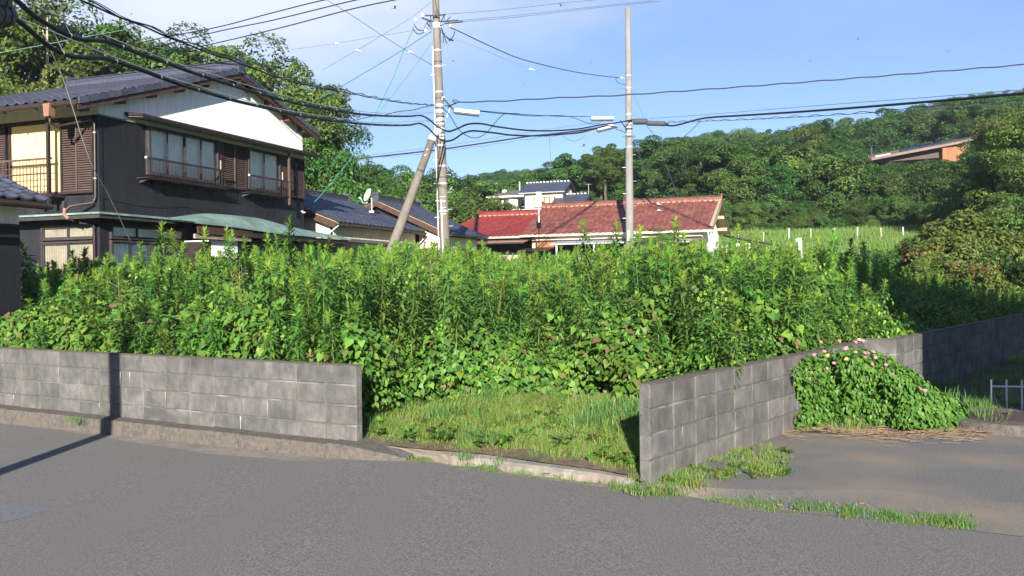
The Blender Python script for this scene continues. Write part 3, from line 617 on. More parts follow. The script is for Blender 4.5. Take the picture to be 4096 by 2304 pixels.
for k in range(22): put('cladding_joint', MB().box(-.5-.455*k, -.488-.455*k, -.0165, -.0125, 3.31, 3.66 if k > 0 else 3.75), M_int, H)
# front face
u = (1, 0); nr = (0, -1)
louvre(H, (-1.06, -.012), u, nr, .98, 3.80, 5.48); louvre(H, (-3.9, -.012), u, nr, 1.12, 3.80, 5.45); louvre(H, (-8.6, -.012), u, nr, 1.2, 3.80, 5.45)
for a, b in ((-2.62, -1.87), (-1.86, -1.12)): put('storm_shutter', MB().box(a, b, -.06, -.0125, 3.80, 5.42), M_yel, H)
put('storm_frame', MB().box(-2.68, -1.10, -.09, -.0125, 5.43, 5.5).box(-2.7, -2.63, -.09, -.0125, 3.76, 5.429).box(-2.62, -1.11, -.09, -.0125, 3.74, 3.797), M_dbrown, H)
put('storm_shutter', MB().box(-7.3, -4.0, -.06, -.0125, 3.80, 5.42), M_yel, H)
railing(H, (-2.62, -.36), u, 1.5, 3.72, 4.56, 14, (4.36, 4.22, 3.92, 3.80), m=M_slat); railing(H, (-7.3, -.36), u, 3.2, 3.72, 4.56, 26, (4.36, 4.22, 3.92), m=M_slat)
put('tall_post', MB().box(-1.14, -1.07, -.42, -.35, 3.5, 5.72), M_dbrown, H); put('post_arm', MB().box(-1.06, -.9, -.4, -.36, 5.50, 5.56), M_dbrown, H)
put('balcony_ledge', MB().box(-2.9, -1.0, -.42, -.013, 3.66, 3.715), M_dbrown, H)
put('black_bracket', MB().box(-1.0, -.94, -.12, -.0125, 3.32, 3.58), M_frame, H)
# lower pent roof, verdigris copper
def pent(P_in, P_out, th=.035, m=M_copper): 
    mb = MB(); mb.grid([P_out, P_in]); mb.grid([[A_(p)-A_((0, 0, th)) for p in P_in], [A_(p)-A_((0, 0, th)) for p in P_out]]); mb.grid([[A_(p)-A_((0, 0, th)) for p in P_out], P_out]); return mb
pt = put('pent_roof', pent([(-10.9, -.013, 3.31), (-5, -.013, 3.31), (.013, -.013, 3.31), (.013, 1.2, 3.31), (.013, 2.2, 3.31)], [(-10.9, -.52, 3.27), (-5, -.52, 3.24), (.52, -.52, 3.245), (.52, 1.2, 3.24), (.52, 2.2, 3.235)]), M_copper, H)
put('pent_fascia', MB().box(-10.9, .48, -.48, -.44, 3.12, 3.2).box(.44, .48, -.439, 1.95, 3.12, 3.2), M_frame, H)
put('pent_soffit', MB().box(-10.9, .43, -.43, -.012, 3.17, 3.19), M_dbrown, H)
ysw = [1.75, 2.2, 2.7, 3.2, 3.7, 4.3, 5.0, 5.7, 6.2, 6.8, 7.5, 8.3, 9.1]; zw = [3.24, 3.30, 3.38, 3.46, 3.515, 3.53, 3.535, 3.53, 3.47, 3.4, 3.33, 3.27, 3.22]
zo = [3.13, 3.12, 3.115, 3.105, 3.085, 3.06, 3.03, 3.02, 3.015, 3.01, 3.0, 3.0, 3.0]
def prof(t, a, b): return lerp(a, b, t)+.10*sin(pi*t)*(a-b)/.5
hood = [[(lerp(.013, 1.22, t), y-.0*t, prof(t, a, b)) for y, a, b in zip(ysw, zw, zo)] for t in (1, .85, .65, .45, .25, .1, 0)]
put('entrance_hood', MB().grid(hood).grid([[(q[0], q[1], q[2]-.03) for q in r_] for r_ in hood][::-1]).grid([[(q[0], q[1], q[2]-.03) for q in hood[0]], hood[0]]), M_copper, H, smooth=True)
put('hood_fascia', MB().box(1.12, 1.17, 1.95, 4.12, 2.86, 3.045), M_brown, H); put('hood_fascia', MB().box(1.12, 1.16, 4.125, 9.0, 2.84, 2.97), M_dbrown, H)
put('hood_beam', MB().box(1.05, 1.115, 1.9, 4.1, 2.74, 2.85), mat('pale_wood', (.3, .24, .18), (.2, .16, .12), 6, .8), H)
put('entrance_wall', MB().box(.0, .95, 2.6, 4.0, -.1, 2.7), M_dbrown, H); put('entrance_panel', MB().box(.10, .975, 2.68, 3.70, 2.3, 2.73), M_plaster, H)
put('entrance_wall', MB().box(.0, .85, 4.4, 8.9, -.1, 2.8), M_dbrown, H)
# ground-floor windows
window(H, (-1.68, -.0), u, nr, 1.55, 2.72, 2.98, 2, name='transom', curtain=M_beige, pleat=True, depth=.05)
window(H, (-1.68, -.0), u, nr, 1.55, .7, 2.6, 2, curtain=M_beige, depth=.05)
window(H, (0, .32), (0, 1), (1, 0), 2.4, 2.74, 3.0, 3, name='transom', depth=.05); window(H, (0, .32), (0, 1), (1, 0), 2.4, .8, 2.62, 4, depth=.05)
put('wall_lamp', MB().box(.02, .08, 8.1, 8.14, 3.86, 3.89).box(.06, .16, 8.1, 8.14, 3.82, 3.85), M_white, H)

# ---------------------------------------------------------------- shed at the far left
SO = (-7.41, 13.5); s0 = thing('tiled_shed', 'black and white shed with grey tiled roof at the left edge', 'shed', (*SO, 0), HA)
put('lower_wall', MB().box(-4, 0, -1.5, 0, -.1, 2.52), M_black, s0); put('upper_wall', MB().box(-4, -.006, -1.49, -.006, 2.523, 2.98), M_plaster, s0)
put('trim', MB().box(-.02, .025, -1.5, .025, 2.5, 2.535), M_dbrown, s0)
put('roof', MB().prism([(.42, -1.9, 2.86), (.42, .1, 2.86), (-2.2, .1, 3.95), (-2.2, -1.9, 3.95)], (0, 0, -.05)), M_woodu, s0)
rf = [q for q in s0.children if q.name.startswith('roof')][0]
Lq = math.hypot(2.62, 1.09); slope_tiles(rf, (.47, -1.9, 2.87), (0, 1, 0), (-2.62/Lq, 0, 1.09/Lq), 8, 11, .255, .245, M_tile1, singles=99, amp=.03)
put('eave_gutter', MB().tube([(.5, -1.9, 2.79), (.5, .12, 2.79)], .045, 8), M_gutter, s0); put('barge', MB().prism([(.42, .09, 2.86), (.42, .09, 2.72), (-2.2, .09, 3.8), (-2.2, .09, 3.94)], (0, .03, 0)), M_dbrown, s0)

# ---------------------------------------------------------------- bungalow with two dark roofs
def gable_roof(R, xr, xe, y0, y1, zr, ze, xe2=None, ze2=None, tile=M_tile, tw=.27, tl=.24, mass=True, board=M_brown, th=.07, back=True, nseg=6, amp=.035, tw_off=0):
    """ridge along local y at x=xr; visible slope falls to x=xe (eave) ; the other slope to xe2"""
    xe2 = 2*xr-xe if xe2 is None else xe2; ze2 = ze if ze2 is None else ze2; sg = 1 if xe > xr else -1
    r = put('roof', MB().prism([(xe, y0, ze), (xe, y1, ze), (xr, y1, zr), (xr, y0, zr)], (0, 0, -th)).prism([(xr, y0, zr-.003), (xr, y1, zr-.003), (xe2, y1, ze2), (xe2, y0, ze2)], (0, 0, -th)), M_woodu, R)
    L = math.hypot(xe-xr, zr-ze); Vv = A_(((xr-xe)/L, 0, (zr-ze)/L)); n = int((y1-y0)/tw); tw = (y1-y0)/n
    if sg > 0: slope_tiles(r, A_((xe, y0, ze+.01))-Vv*.06, (0, 1, 0), Vv, n, int((L+.06)/tl), tw, tl, tile, amp=amp, nseg=nseg)
    for (xa, za) in ((xe, ze), (xe2, ze2)):
        for y in (y0-.015, y1-.015):
            put('bargeboard', MB().prism([(xa, y, za-.02), (xr, y, zr-.02), (xr, y, zr-.24), (xa, y, za-.24)], (0, .03, 0)), board, r)
    return r
B = thing('grey_roofed_bungalow', 'low bungalow with two blue-grey tiled roofs behind the weeds in the centre left', 'house', (*H0, 0), HA)
b1 = gable_roof(B, -3.0, .45, 9.45, 16.05, 4.93, 3.62); ridge_line(b1, (-3.0, 9.45, 4.93), (-3.0, 15.9, 4.93), M_tile, h=.26)
b2 = gable_roof(B, -1.72, 1.55, 16.0, 19.9, 4.93, 3.48); ridge_line(b2, (-1.72, 16.0, 4.93), (-1.72, 19.9, 4.93), M_tile, h=.26)
put('wall', MB().prism([(-5.6, 9.75, 0), (.05, 9.75, 0), (.05, 9.75, 3.6), (-3, 9.75, 4.75), (-5.6, 9.75, 3.7)], (0, 6.2, 0)), M_dbrown, B)
put('plaster_band', MB().box(.052, .08, 9.9, 15.9, 3.02, 3.52), M_cream, B); put('plaster_gable', MB().prism([(-2.4, 9.748, 2.98), (.05, 9.748, 2.98), (.05, 9.748, 3.5), (-2.4, 9.748, 4.45)], (0, -.03, 0)), M_cream, B)
put('wall', MB().prism([(-4.2, 16.3, 0), (1.15, 16.3, 0), (1.15, 16.3, 3.5), (-1.72, 16.3, 4.75), (-4.2, 16.3, 3.6)], (0, 3.4, 0)), M_dbrown, B)
put('plaster_gable', MB().prism([(.082, 16.298, 2.95), (1.15, 16.298, 2.95), (1.15, 16.298, 3.42), (.082, 16.298, 3.9)], (0, -.03, 0)), M_cream, B); put('plaster_band', MB().box(1.152, 1.18, 16.3, 19.6, 2.95, 3.4), M_cream, B)
put('eave_gutter', MB().tube([(.5, 9.5, 3.5), (.5, 16, 3.5)], .045, 6), M_dbrown, B)
put('gutter_pipe', MB().tube([(.5, 9.5, 3.48), (.45, 9.2, 3.3), (.2, 9.0, 3.1), (.1, 9.0, .3)], .03, 6), M_galv, B)
put('window_awning', MB().prism([(.08, 11.2, 2.5), (.85, 11.2, 2.3), (.85, 11.2, 2.24), (.08, 11.2, 2.44)], (0, 4.6, 0)), M_tin, B)
window(B, (.06, 11.6), (0, 1), (1, 0), 3.4, .6, 2.1, 3, depth=.05)
for q in (9.4+.6,): put('antenna_bracket', MB().tube([(-3, 9.5, 5.1), (-3, 9.5, 5.2)], .03, 6), M_galv, B)
# satellite dish
q = at(1487, 822, 34.2); D = thing('satellite_dish', 'small white satellite dish on the ridge of the grey bungalow roof', 'dish', tuple(q)); D.scale = (.6, .6, .7)
put('mast', MB().tube([(0, 0, -.35), (0, 0, .42)], .03, 8), M_white, D); put('arm', MB().tube([(0, 0, .36), (-.16, -.1, .42), (-.3, -.12, .12), (-.5, -.35, .12), (-.62, -.5, .36)], .02, 6), M_white, D)
P = []; dn = Vector((-.75, -.6, .45)).normalized(); q_ = dn.to_track_quat('Z', 'Y').to_matrix()
for k in range(6):
    r_ = .36*k/5; P.append([A_(q_@Vector((r_*cos(a), r_*sin(a)*1.08, .35*r_*r_/.36-.06)))+A_((-.2, -.1, .55)) for a in np.linspace(0, 2*pi, 25)])
put('reflector', MB().grid(P), M_white, D, smooth=True); put('receiver', MB().tube([(-.6, -.48, .32), (-.68, -.56, .40)], .05, 8), M_white, D)
put('ridge_clamp', MB().box(-.14, .14, -.12, .12, -.38, -.3), M_galv, D)

# ---------------------------------------------------------------- red-roofed house
RO = (9.44, 42.0); Rh = thing('red_roofed_house', 'single-storey house with a weathered red tiled roof right of the centre', 'house', (*RO, 0), HA)
def slope_roof_x(R, x0, x1, yr, ye, zr, ze, tile, tw=.3, tl=.27, th=.06, ye2=None, ze2=None, amp=.04, nseg=6):
    """ridge along local x at y=yr, front eave at y=ye"""
    ye2 = 2*yr-ye if ye2 is None else ye2; ze2 = ze if ze2 is None else ze2
    r = put('roof', MB().prism([(x0, ye, ze), (x1, ye, ze), (x1, yr, zr), (x0, yr, zr)], (0, 0, -th)).prism([(x0, yr, zr-.003), (x1, yr, zr-.003), (x1, ye2, ze2), (x0, ye2, ze2)], (0, 0, -th)), M_woodu, R)
    L = math.hypot(yr-ye, zr-ze); Vv = A_((0, (yr-ye)/L, (zr-ze)/L)); n = int((x1-x0)/tw); tw = (x1-x0)/n
    slope_tiles(r, A_((x0, ye, ze+.01))-Vv*.06, (1, 0, 0), Vv, n, int((L+.06)/tl), tw, tl, tile, amp=amp, nseg=nseg); return r
r1 = slope_roof_x(Rh, -9.5, .0, 3.4, 0, 5.62, 3.98, M_rtile, ye2=6.9, ze2=4.05); ridge_line(r1, (-9.55, 3.4, 5.62), (.0, 3.4, 5.62), M_rtile, w=.28, h=.22, pale=M_lichen)
# mortar-bedded tile edge and a few lichen patches
put('verge_mortar', MB().prism([(-.16, .1, 4.1), (.0, .1, 4.1), (0, 3.2, 5.6), (-.10, 3.2, 5.6)], (0, 0, .03)), M_lichen, r1)
for (ya, za, yb, zb) in ((0, 3.98, 3.4, 5.62), (6.9, 4.05, 3.4, 5.62)): put('bargeboard', MB().prism([(-.03, ya, za-.05), (-.03, yb, zb-.05), (-.03, yb, zb-.25), (-.03, ya, za-.25)], (.03, 0, 0)), M_lichen if ya == 0 else M_frame, r1)
put('wall', MB().prism([(-.6, .65, .3), (-.6, 6.3, .3), (-.6, 6.3, 4.05), (-.6, 3.4, 5.4), (-.6, .65, 4.1)], (-8.6, 0, 0)), M_tan, Rh)
put('gable_plaster', MB().prism([(-.6, .65, 3.0), (-.6, 6.3, 3.0), (-.6, 6.3, 4.05), (-.6, 3.4, 5.4), (-.6, .65, 4.1)], (.03, 0, 0)), M_plaster, Rh)
put('gable_wall', MB().box(-.6, -.568, 1.3, 6.3, .9, 2.995), M_plaster, Rh)
for y in (1.0, 2.2, 3.4, 4.6, 5.8): z = lerp(5.42, 3.85, abs(y-3.4)/3.4); put('purlin', MB().box(-.57, -.04, y-.06, y+.06, z-.16, z), M_lichen, Rh)
put('plaster_band', MB().box(-9.0, -.61, .60, .648, 3.62, 3.88), M_cream, Rh); put('dark_wall', MB().box(-9.0, -.9, .60, .648, 1.0, 3.60), M_dbrown, Rh)
put('eave_gutter', MB().tube([(-9.6, -.07, 3.86), (.05, -.07, 3.86)], .05, 8), mat('cream_gutter', (.75, .7, .6), None, 5, .5), Rh)
put('gutter_pipe', MB().tube([(-.2, -.07, 3.84), (-.2, .1, 3.5), (-.35, .5, 3.35), (-.4, .57, 2.9), (-.45, .57, 1)], .035, 6), M_white, Rh)
put('corner_shutter', MB().box(-1.0, -.62, .56, .599, 2.3, 3.6), M_slat, Rh)
put('porch_roof', MB().prism([(-7.8, -.75, 3.42), (-3.6, -.75, 3.42), (-3.6, .60, 3.6), (-7.8, .60, 3.6)], (0, 0, -.06)), M_tinb, Rh); put('porch_roof', MB().prism([(-2.5, -.4, 3.4), (-1.0, -.4, 3.4), (-1.0, .59, 3.56), (-2.5, .59, 3.56)], (0, 0, -.06)), M_tinb, Rh)
for x in (-7.5, -5.6, -3.7): put('porch_post', MB().box(x, x+.07, -.7, -.63, .6, 3.36), M_white, Rh)
put('door_panel', MB().box(-5.2, -4.0, .52, .59, .8, 3.2), M_int, Rh)
window(Rh, (-7.1, .59), (1, 0), (0, -1), 1.7, 1.9, 3.1, 2, depth=.05, pleat=True, curtain=M_beige)
put('step_ledge', MB().box(-2.2, -.5, -.35, .55, 2.18, 2.26), M_white, Rh)
put('cedar_panel', MB().box(-8.9, -7.85, .54, .599, 3.3, 3.58), M_cedar, Rh)
put('leanto_roof', MB().prism([(-.4, 6.9, 4.0), (2.35, 6.9, 3.45), (2.35, 9.6, 3.45), (-.4, 9.6, 4.0)], (0, 0, -.07)), M_dbrown, Rh); put('leanto_wall', MB().box(-.5, 1.0, 7.1, 9.4, .9, 3.5), M_plaster, Rh)
R2 = thing('dark_red_roofed_house', 'lower house with a uniform dark red tiled roof left of the weathered red roof', 'house', (*RO, 0), HA)
r2 = slope_roof_x(R2, -13.1, -9.4, 3.1, .25, 5.26, 3.95, M_rtile2, amp=.03); ridge_line(r2, (-13.1, 3.1, 5.26), (-9.45, 3.1, 5.26), M_rtile2, w=.28, h=.24, pale=M_lichen)
Lh = 3.0
put('hip_roof', MB().add([(-13.1, 3.1, 5.26), (-14.9, .25, 3.95), (-13.1, .25, 3.95), (-14.9, 5.9, 3.95)], [(0, 1, 2), (0, 3, 1)]), M_rtile2, R2)
put('eave_gutter', MB().tube([(-14.9, .2, 3.84), (-9.7, .2, 3.84)], .05, 8), M_galv, R2)
put('wall', MB().box(-14.4, -9.62, .9, 5.4, .3, 3.85), M_dbrown, R2)
put('rusty_pent_roof', MB().prism([(-14.2, -.3, 3.60), (-9.3, -.3, 3.60), (-9.3, .88, 3.78), (-14.2, .88, 3.78)], (0, 0, -.05)), mat('rusty_tin', (.34, .17, .08), (.2, .1, .06), 5, .8, streak=(3, 1, 1)), R2)
put('pent_gutter', MB().tube([(-14.2, -.33, 3.54), (-9.3, -.33, 3.54)], .05, 6), M_dgrey, R2)
put('dark_window', MB().box(-12.6, -10.2, .82, .895, 2.9, 3.5), M_int, R2); put('tan_wall', MB().box(-11.2, -9.7, .5, .81, .9, 2.95), M_tan, R2); put('tan_wall', MB().box(-14.2, -13.2, .5, .81, .9, 2.95), M_tan, R2)
put('small_awning', MB().prism([(-9.5, -.5, 3.16), (-7.9, -.5, 3.16), (-7.9, .5, 3.28), (-9.5, .5, 3.28)], (0, 0, -.06)), M_dbrown, R2)
# white solar water tank post on the roof
q = at(2155, 815, 43); T = thing('vent_pipe', 'white upright rectangular vent box on a thin post above the dark red roof', 'vent', tuple(q))
put('post', MB().tube([(0, 0, -.9), (0, 0, 0)], .03, 6), M_white, T); put('vent_box', MB().box(-.12, .12, -.06, .06, -.14, .56), M_white, T)
# ---------------------------------------------------------------- far cream house with dark roofs
def farhouse():
    F0 = at(2258, 762, 72); o = (F0[0], F0[1]); F = thing('cream_house', 'far cream two-storey house with dark blue roofs above the red roofs', 'house', (*o, 0), HA)
    z = F0[2]; Md = M_tile; Mo = mat('dark_slate_roof', (.045, .05, .075), (.035, .038, .055), 3, .5)
    def pl(n, mb, m): return put(n, mb, m, F)
    pl('roof', MB().prism([(-3.9, 0, z), (.0, 0, z), (0, 1.9, z+.95), (-3.9, 1.9, z+.95)], (0, 0, -.06)).prism([(-3.9, 1.9, z+.947), (.0, 1.9, z+.947), (0, 3.9, z), (-3.9, 3.9, z)], (0, 0, -.06)), Mo)
    pl('wall', MB().prism([(-.3, .35, z-3.5), (-.3, 3.5, z-3.5), (-.3, 3.5, z-.0), (-.3, 1.9, z+.75), (-.3, .35, z)], (-3.2, 0, 0)), M_cream)
    pl('gable_board', MB().prism([(0, 0, z-.05), (0, 1.9, z+.9), (0, 1.9, z+.74), (0, 0, z-.2)], (.03, 0, 0)).prism([(0, 3.9, z-.05), (0, 1.9, z+.9), (0, 1.9, z+.74), (0, 3.9, z-.2)], (.03, 0, 0)), M_frame)
    mr_ = MB()
    for k in range(13): mr_.box(-3.9+k*.3, -3.75+k*.3, 1.83, 1.97, z+.94, z+1.03)
    ob('ridge_tiles', mr_.mesh('ridge_tiles', M_white), F, kind='stuff')
    pl('eave_gutter', MB().tube([(-3.9, -.04, z-.08), (0, -.04, z-.08)], .045, 6), M_galv)
    w_ = pl('window', MB().box(-2.7, -.9, .3, .349, z-1.3, z-.42), M_frame)
    for k in range(4): put('pane', MB().box(-2.64+k*.43, -2.28+k*.43, .28, .298, z-1.24, z-.48), M_tan, w_)
    pl('balcony', MB().box(-3.5, -.4, -.5, .34, z-1.75, z-1.6).box(-3.5, -.4, -.52, -.47, z-1.6, z-1.42), M_cream); pl('balcony_rail', MB().tube([(-3.5, -.5, z-1.2), (-.4, -.5, z-1.2)], .02, 5), M_galv)
    # lower right gable wing
    zz = z-.55; pl('wing_roof', MB().prism([(-.9, -.9, zz-.6), (1.9, -.9, zz-.6), (1.9, .9, zz+.3), (-.9, .9, zz+.3)], (0, 0, -.06)).prism([(-.3, .9, zz+.297), (1.9, .9, zz+.297), (1.9, 2.7, zz-.6), (-.3, 2.7, zz-.6)], (0, 0, -.06)), Mo)
    pl('wing_wall', MB().prism([(1.6, -.6, zz-2.5), (1.6, 2.4, zz-2.5), (1.6, 2.4, zz-.55), (1.6, .9, zz+.15), (1.6, -.6, zz-.55)], (-1.85, 0, 0)), M_cream)
    mr_ = MB()
    for k in range(7): mr_.box(-.4+k*.3, -.25+k*.3, .83, .97, zz+.3, zz+.38)
    ob('ridge_tiles', mr_.mesh('ridge_tiles', M_white), F, kind='stuff')
    pl('wing_board', MB().prism([(1.9, -.9, zz-.65), (1.9, .9, zz+.25), (1.9, .9, zz+.1), (1.9, -.9, zz-.8)], (.03, 0, 0)).prism([(1.9, 2.7, zz-.65), (1.9, .9, zz+.25), (1.9, .9, zz+.1), (1.9, 2.7, zz-.8)], (.03, 0, 0)), M_frame)
    pl('lower_roof', MB().prism([(-6.2, -1.6, z-2.7), (-.6, -1.6, z-2.7), (-.6, -.1, z-1.8), (-4.6, -.1, z-1.8)], (0, 0, -.06)), Mo)
    put('aerial', MB().tube([(1.75, .9, zz+.3), (1.75, .9, zz+1.1)], .02, 5).tube([(1.5, .9, zz+1.05), (2.0, .9, zz+1.05)], .012, 4), M_galv, F)
    F1 = at(2103, 779, 76); G_ = thing('hipped_roof_house', 'far cream house with a brown-grey hipped roof left of the dark roofed one', 'house', (F1[0], F1[1], 0), HA); z = F1[2]
    put('roof', MB().add([(-3.6, 0, z), (.1, 0, z), (.1, 3.6, z), (-3.6, 3.6, z), (-2.1, 1.8, z+.62), (-.9, 1.8, z+.62)], [(0, 1, 5, 4), (1, 2, 5), (2, 3, 4, 5), (3, 0, 4), (3, 2, 1, 0)]), mat('brown_slate_roof', (.12, .1, .09), (.08, .07, .065), 3, .7), G_)
    put('fascia', MB().box(-3.62, .1, -.03, 0.0, z-.14, z-.005), M_white, G_); put('wall', MB().box(-3.0, 0, .5, 3.2, z-3, z-.01), M_cream, G_)
    for x in (-2.9, -2.2, -.9): put('window', MB().box(x, x+.5, .45, .499, z-1.1, z-.3), M_int, G_)
    put('white_panel', MB().box(-2.0, -1.3, .45, .499, z-1.2, z-.2), M_plaster, G_)
    put('roof_dome', MB().tube([(-2.5, 1.5, z+.4), (-2.5, 1.5, z+.62), (-2.5, 1.5, z+.7)], [.24, .2, .06], 10), M_white, G_); put('chimney_pipe', MB().tube([(-1.2, 1.8, z+.6), (-1.2, 1.8, z+1.35)], .045, 6), M_white, G_)
farhouse()
# ---------------------------------------------------------------- wooden house on the hillside
q0 = at(3479, 628, 112); q1 = at(3908, 549, 108); T = thing('hillside_wooden_house', 'long wooden house with mono-pitch roof and blue solar panels among trees on the hill', 'house', (0, 0, 0))
def wp(x, y, Y): return at(x, y, Y)
a, b, c, d = wp(3475, 634, 112), wp(3912, 551, 108), wp(3908, 541, 116), wp(3470, 622, 120)
put('roof', MB().prism([a, b, c, d], (0, 0, -.3)), mat('brown_sheet_roof', (.2, .14, .1), (.13, .09, .07), .6, .7), T)
e0, e1 = wp(3770, 583, 109.6), wp(3897, 558, 109)
put('wall', MB().prism([e0+A_((0, 0, -.1)), e1+A_((0, 0, -.1)), e1+A_((0, 0, -2.6)), e0+A_((0, 0, -2.6))], (.5, 6, 0)), M_cedar, T)
put('side_wall', MB().prism([wp(3500, 632, 113), wp(3769, 583, 110.5), wp(3769, 630, 110.5), wp(3500, 650, 113)], (.5, 5, 0)), M_brown, T)
def roofp(t, s): return lerp(lerp(a, b, t), lerp(d, c, t), s)+A_((0, 0, .12))
for k in range(6): t0 = .30+k*.06; put('solar_panel', MB().prism([roofp(t0, .25), roofp(t0+.056, .25), roofp(t0+.056, .95), roofp(t0, .95)], (0, 0, -.06)), M_solar, T)
put('dark_roof_strip', MB().prism([roofp(.67, .2), roofp(1, .2), roofp(1, 1), roofp(.67, 1)], (0, 0, -.06)), M_dgrey, T)
put('flue', MB().tube([roofp(.03, .4), roofp(.03, .4)+A_((0, 0, 1.1))], .12, 6), M_dgrey, T); put('pale_gutter', MB().tube([lerp(a, b, .06)+A_((0, -.1, .05)), lerp(a, b, .2)+A_((0, -.1, .05))], .1, 5), M_white, T)
# ---------------------------------------------------------------- neighbour's house behind the photographer (casts the shade on the right)
NB = thing('neighbour_house', 'plain house behind the photographer to the right, shading the back wall', 'house', (5.33, -8.6, 0))
put('wall', MB().box(0, 12, 0, 7.5, -.3, 8.8), M_cream, NB); put('roof', MB().prism([(-.02, -.4, 8.75), (-.02, 7.9, 8.75), (-.02, 3.75, 10.7)], (12.4, 0, 0)), M_tile, NB)
# ================================================================ POLES
def banded(R, zs, rf, m=M_galv, h=.05):
    for z in zs: r_ = rf(z)+.008; put('band', MB().tube([(*rf.c(z)[:2], z), (*rf.c(z+h)[:2], z+h)], r_, 14), m, R)
class PoleF:
    def __init__(s, a, b, ra, rb): s.a, s.b, s.ra, s.rb = A_(a, float), A_(b, float), ra, rb
    def t(s, z): return (z-s.a[2])/(s.b[2]-s.a[2])
    def __call__(s, z): return lerp(s.ra, s.rb, s.t(z))
    def c(s, z): return lerp(s.a, s.b, s.t(z))
YC, YR = 29., 42.
cb = at(1779, 955, YC); ct = at(1739, -90, YC); dirn = (ct-cb)/(ct[2]-cb[2]); base = cb+dirn*(.3-cb[2]); top = cb+dirn*(12.2-cb[2])
R = thing('utility_pole', 'leaning concrete utility pole with a diagonal brace left of the picture centre', 'utility pole', tuple(base))
pf = PoleF((0, 0, 0), tuple(top-base), .185, .10)
put('shaft', MB().tube([pf.c(z) for z in (0, 4, 8, top[2]-base[2])], [pf(z) for z in (0, 4, 8, top[2]-base[2])], 20), M_pole, R, smooth=True)
def cz(y, X=1760): return at(X, y, YC)[2]-base[2]
banded(R, [cz(y) for y in (423, 428, 445, 452, 480, 487, 500, 520, 545, 558, 585, 668, 738, 848, 270, 372, 205, 110)], pf)
banded(R, [cz(y) for y in (396, 470, 595, 712, 250)], pf, M_dgrey, .03)
banded(R, [cz(y) for y in (112, 103)], pf, M_white, .09)
put('conduit', MB().tube([pf.c(z)+A_((-pf(z)-.03, -.05, 0)) for z in (.5, 3, 6, 8.9)], .018, 6), M_white, R)
put('cable_riser', MB().tube([pf.c(z)+A_((-pf(z)*.35, -pf(z)-.02, 0)) for z in (1.4, cz(800))], .02, 6), M_white, R)
put('cable_riser', MB().tube([pf.c(cz(y))+A_((dx, -pf(cz(y))-.02, 0)) for y, dx in ((-40, -.05), (15, .0), (40, .05), (60, .1))], .016, 6), M_brown, R)
for k, y in enumerate((905, 870, 838, 803, 770, 735, 700, 640, 578, 300, 262)):
    z = cz(y); sg = (-1) ** k; put('step_bolt', MB().tube([pf.c(z)+A_((sg*pf(z)*.8, -.05, 0)), pf.c(z)+A_((sg*(pf(z)+.13), -.05, .0))], .011, 5), M_galv, R)
for y in (858, 833, 807, 790): z = cz(y); put('white_clip', MB().tube([pf.c(z)+A_((-.1, -pf(z)-.02, 0)), pf.c(z)+A_((.09, -pf(z)-.02, .0))], .012, 5), M_white, R)
put('name_plate', MB().hexa(pf.c(cz(770))+A_((pf(2)+.0, -.06, 0)), (.1, .0, .12), (0, .02, 0), (.06, 0, .09)), M_white, R)
def PX(x, y, Y=YC): return at(x, y, Y)-base
# clutter at the top: cross arms, dead-end clamps, jumper leads
put('cross_arm', MB().tube([PX(1700, 62, 28.8), PX(1745, 62, 28.8), PX(1783, 58, 28.8)], .025, 6), M_dgrey, R); put('cross_arm', MB().tube([PX(1687, 71, 28.7), PX(1731, 87, 28.7)], .028, 6), M_dgrey, R)
put('dead_end_arm', MB().tube([PX(1757, 87, 28.8), PX(1832, 81, 28.6)], .024, 6), M_dgrey, R); put('dead_end_arm', MB().tube([PX(1778, 94, 28.8), PX(1850, 87, 28.6)], .024, 6), M_dgrey, R)
r = random.Random(11)
for pts in ([(1722, 80), (1700, 90), (1698, 110), (1696, 125)], [(1723, 62), (1722, 75), (1727, 86)], [(1745, 55), (1733, 50), (1748, 36)], [(1765, 84), (1776, 62), (1778, 55)], [(1775, 84), (1778, 60)], [(1787, 82), (1795, 74), (1803, 68)], [(1793, 106), (1794, 84)],
            [(1764, 112), (1776, 140), (1773, 172)], [(1766, 112), (1780, 150), (1787, 176)], [(1762, 120), (1761, 140), (1760, 152)], [(1766, 120), (1790, 160), (1813, 160)], [(1772, 130), (1795, 168), (1815, 162)], [(1760, 102), (1768, 103), (1776, 96)],
            [(1706, 86), (1712, 100), (1728, 106)], [(1708, 92), (1720, 112), (1728, 118)], [(1715, 84), (1725, 95), (1729, 100)], [(1657, 98), (1668, 125), (1690, 132), (1712, 112)], [(1650, 112), (1665, 138), (1676, 143), (1696, 128)], [(1818, 125), (1819, 145), (1795, 165)], [(1798, 107), (1806, 112), (1815, 118)]):
    P = [PX(x, y, 28.75) for x, y in pts]
    if len(P) > 2:
        Q = []
        for t in np.linspace(0, 1, 9):
            B_ = [p.copy() for p in P]
            while len(B_) > 1: B_ = [lerp(B_[i], B_[i+1], t) for i in range(len(B_)-1)]
            Q.append(B_[0])
        P = Q
    put('jumper_lead', MB().tube(P, .014, 5), M_rubber, R)
for x, y in ((1662, 79), (1800, 103), (1690, 62), (1702, 122)): p = PX(x, y, 28.7); put('insulator', MB().tube([p+A_((0, 0, -.05)), p, p+A_((0, 0, .05))], [.03, .05, .03], 8), M_ins, R)
put('lamp_arm', MB().hexa(PX(1768, 392, 28.9), tuple(PX(1812, 442, 28.6)-PX(1768, 392, 28.9)), (0, .05, 0), (.03, 0, .05)), M_dgrey, R); put('arm_strut', MB().tube([PX(1781, 485, 28.9), PX(1800, 432, 28.7)], .014, 5), M_white, R)
put('junction_box', MB().hexa(PX(1766, 398, 28.9), (.09, 0, 0), (0, .1, 0), (0, 0, .09)), M_white, R)
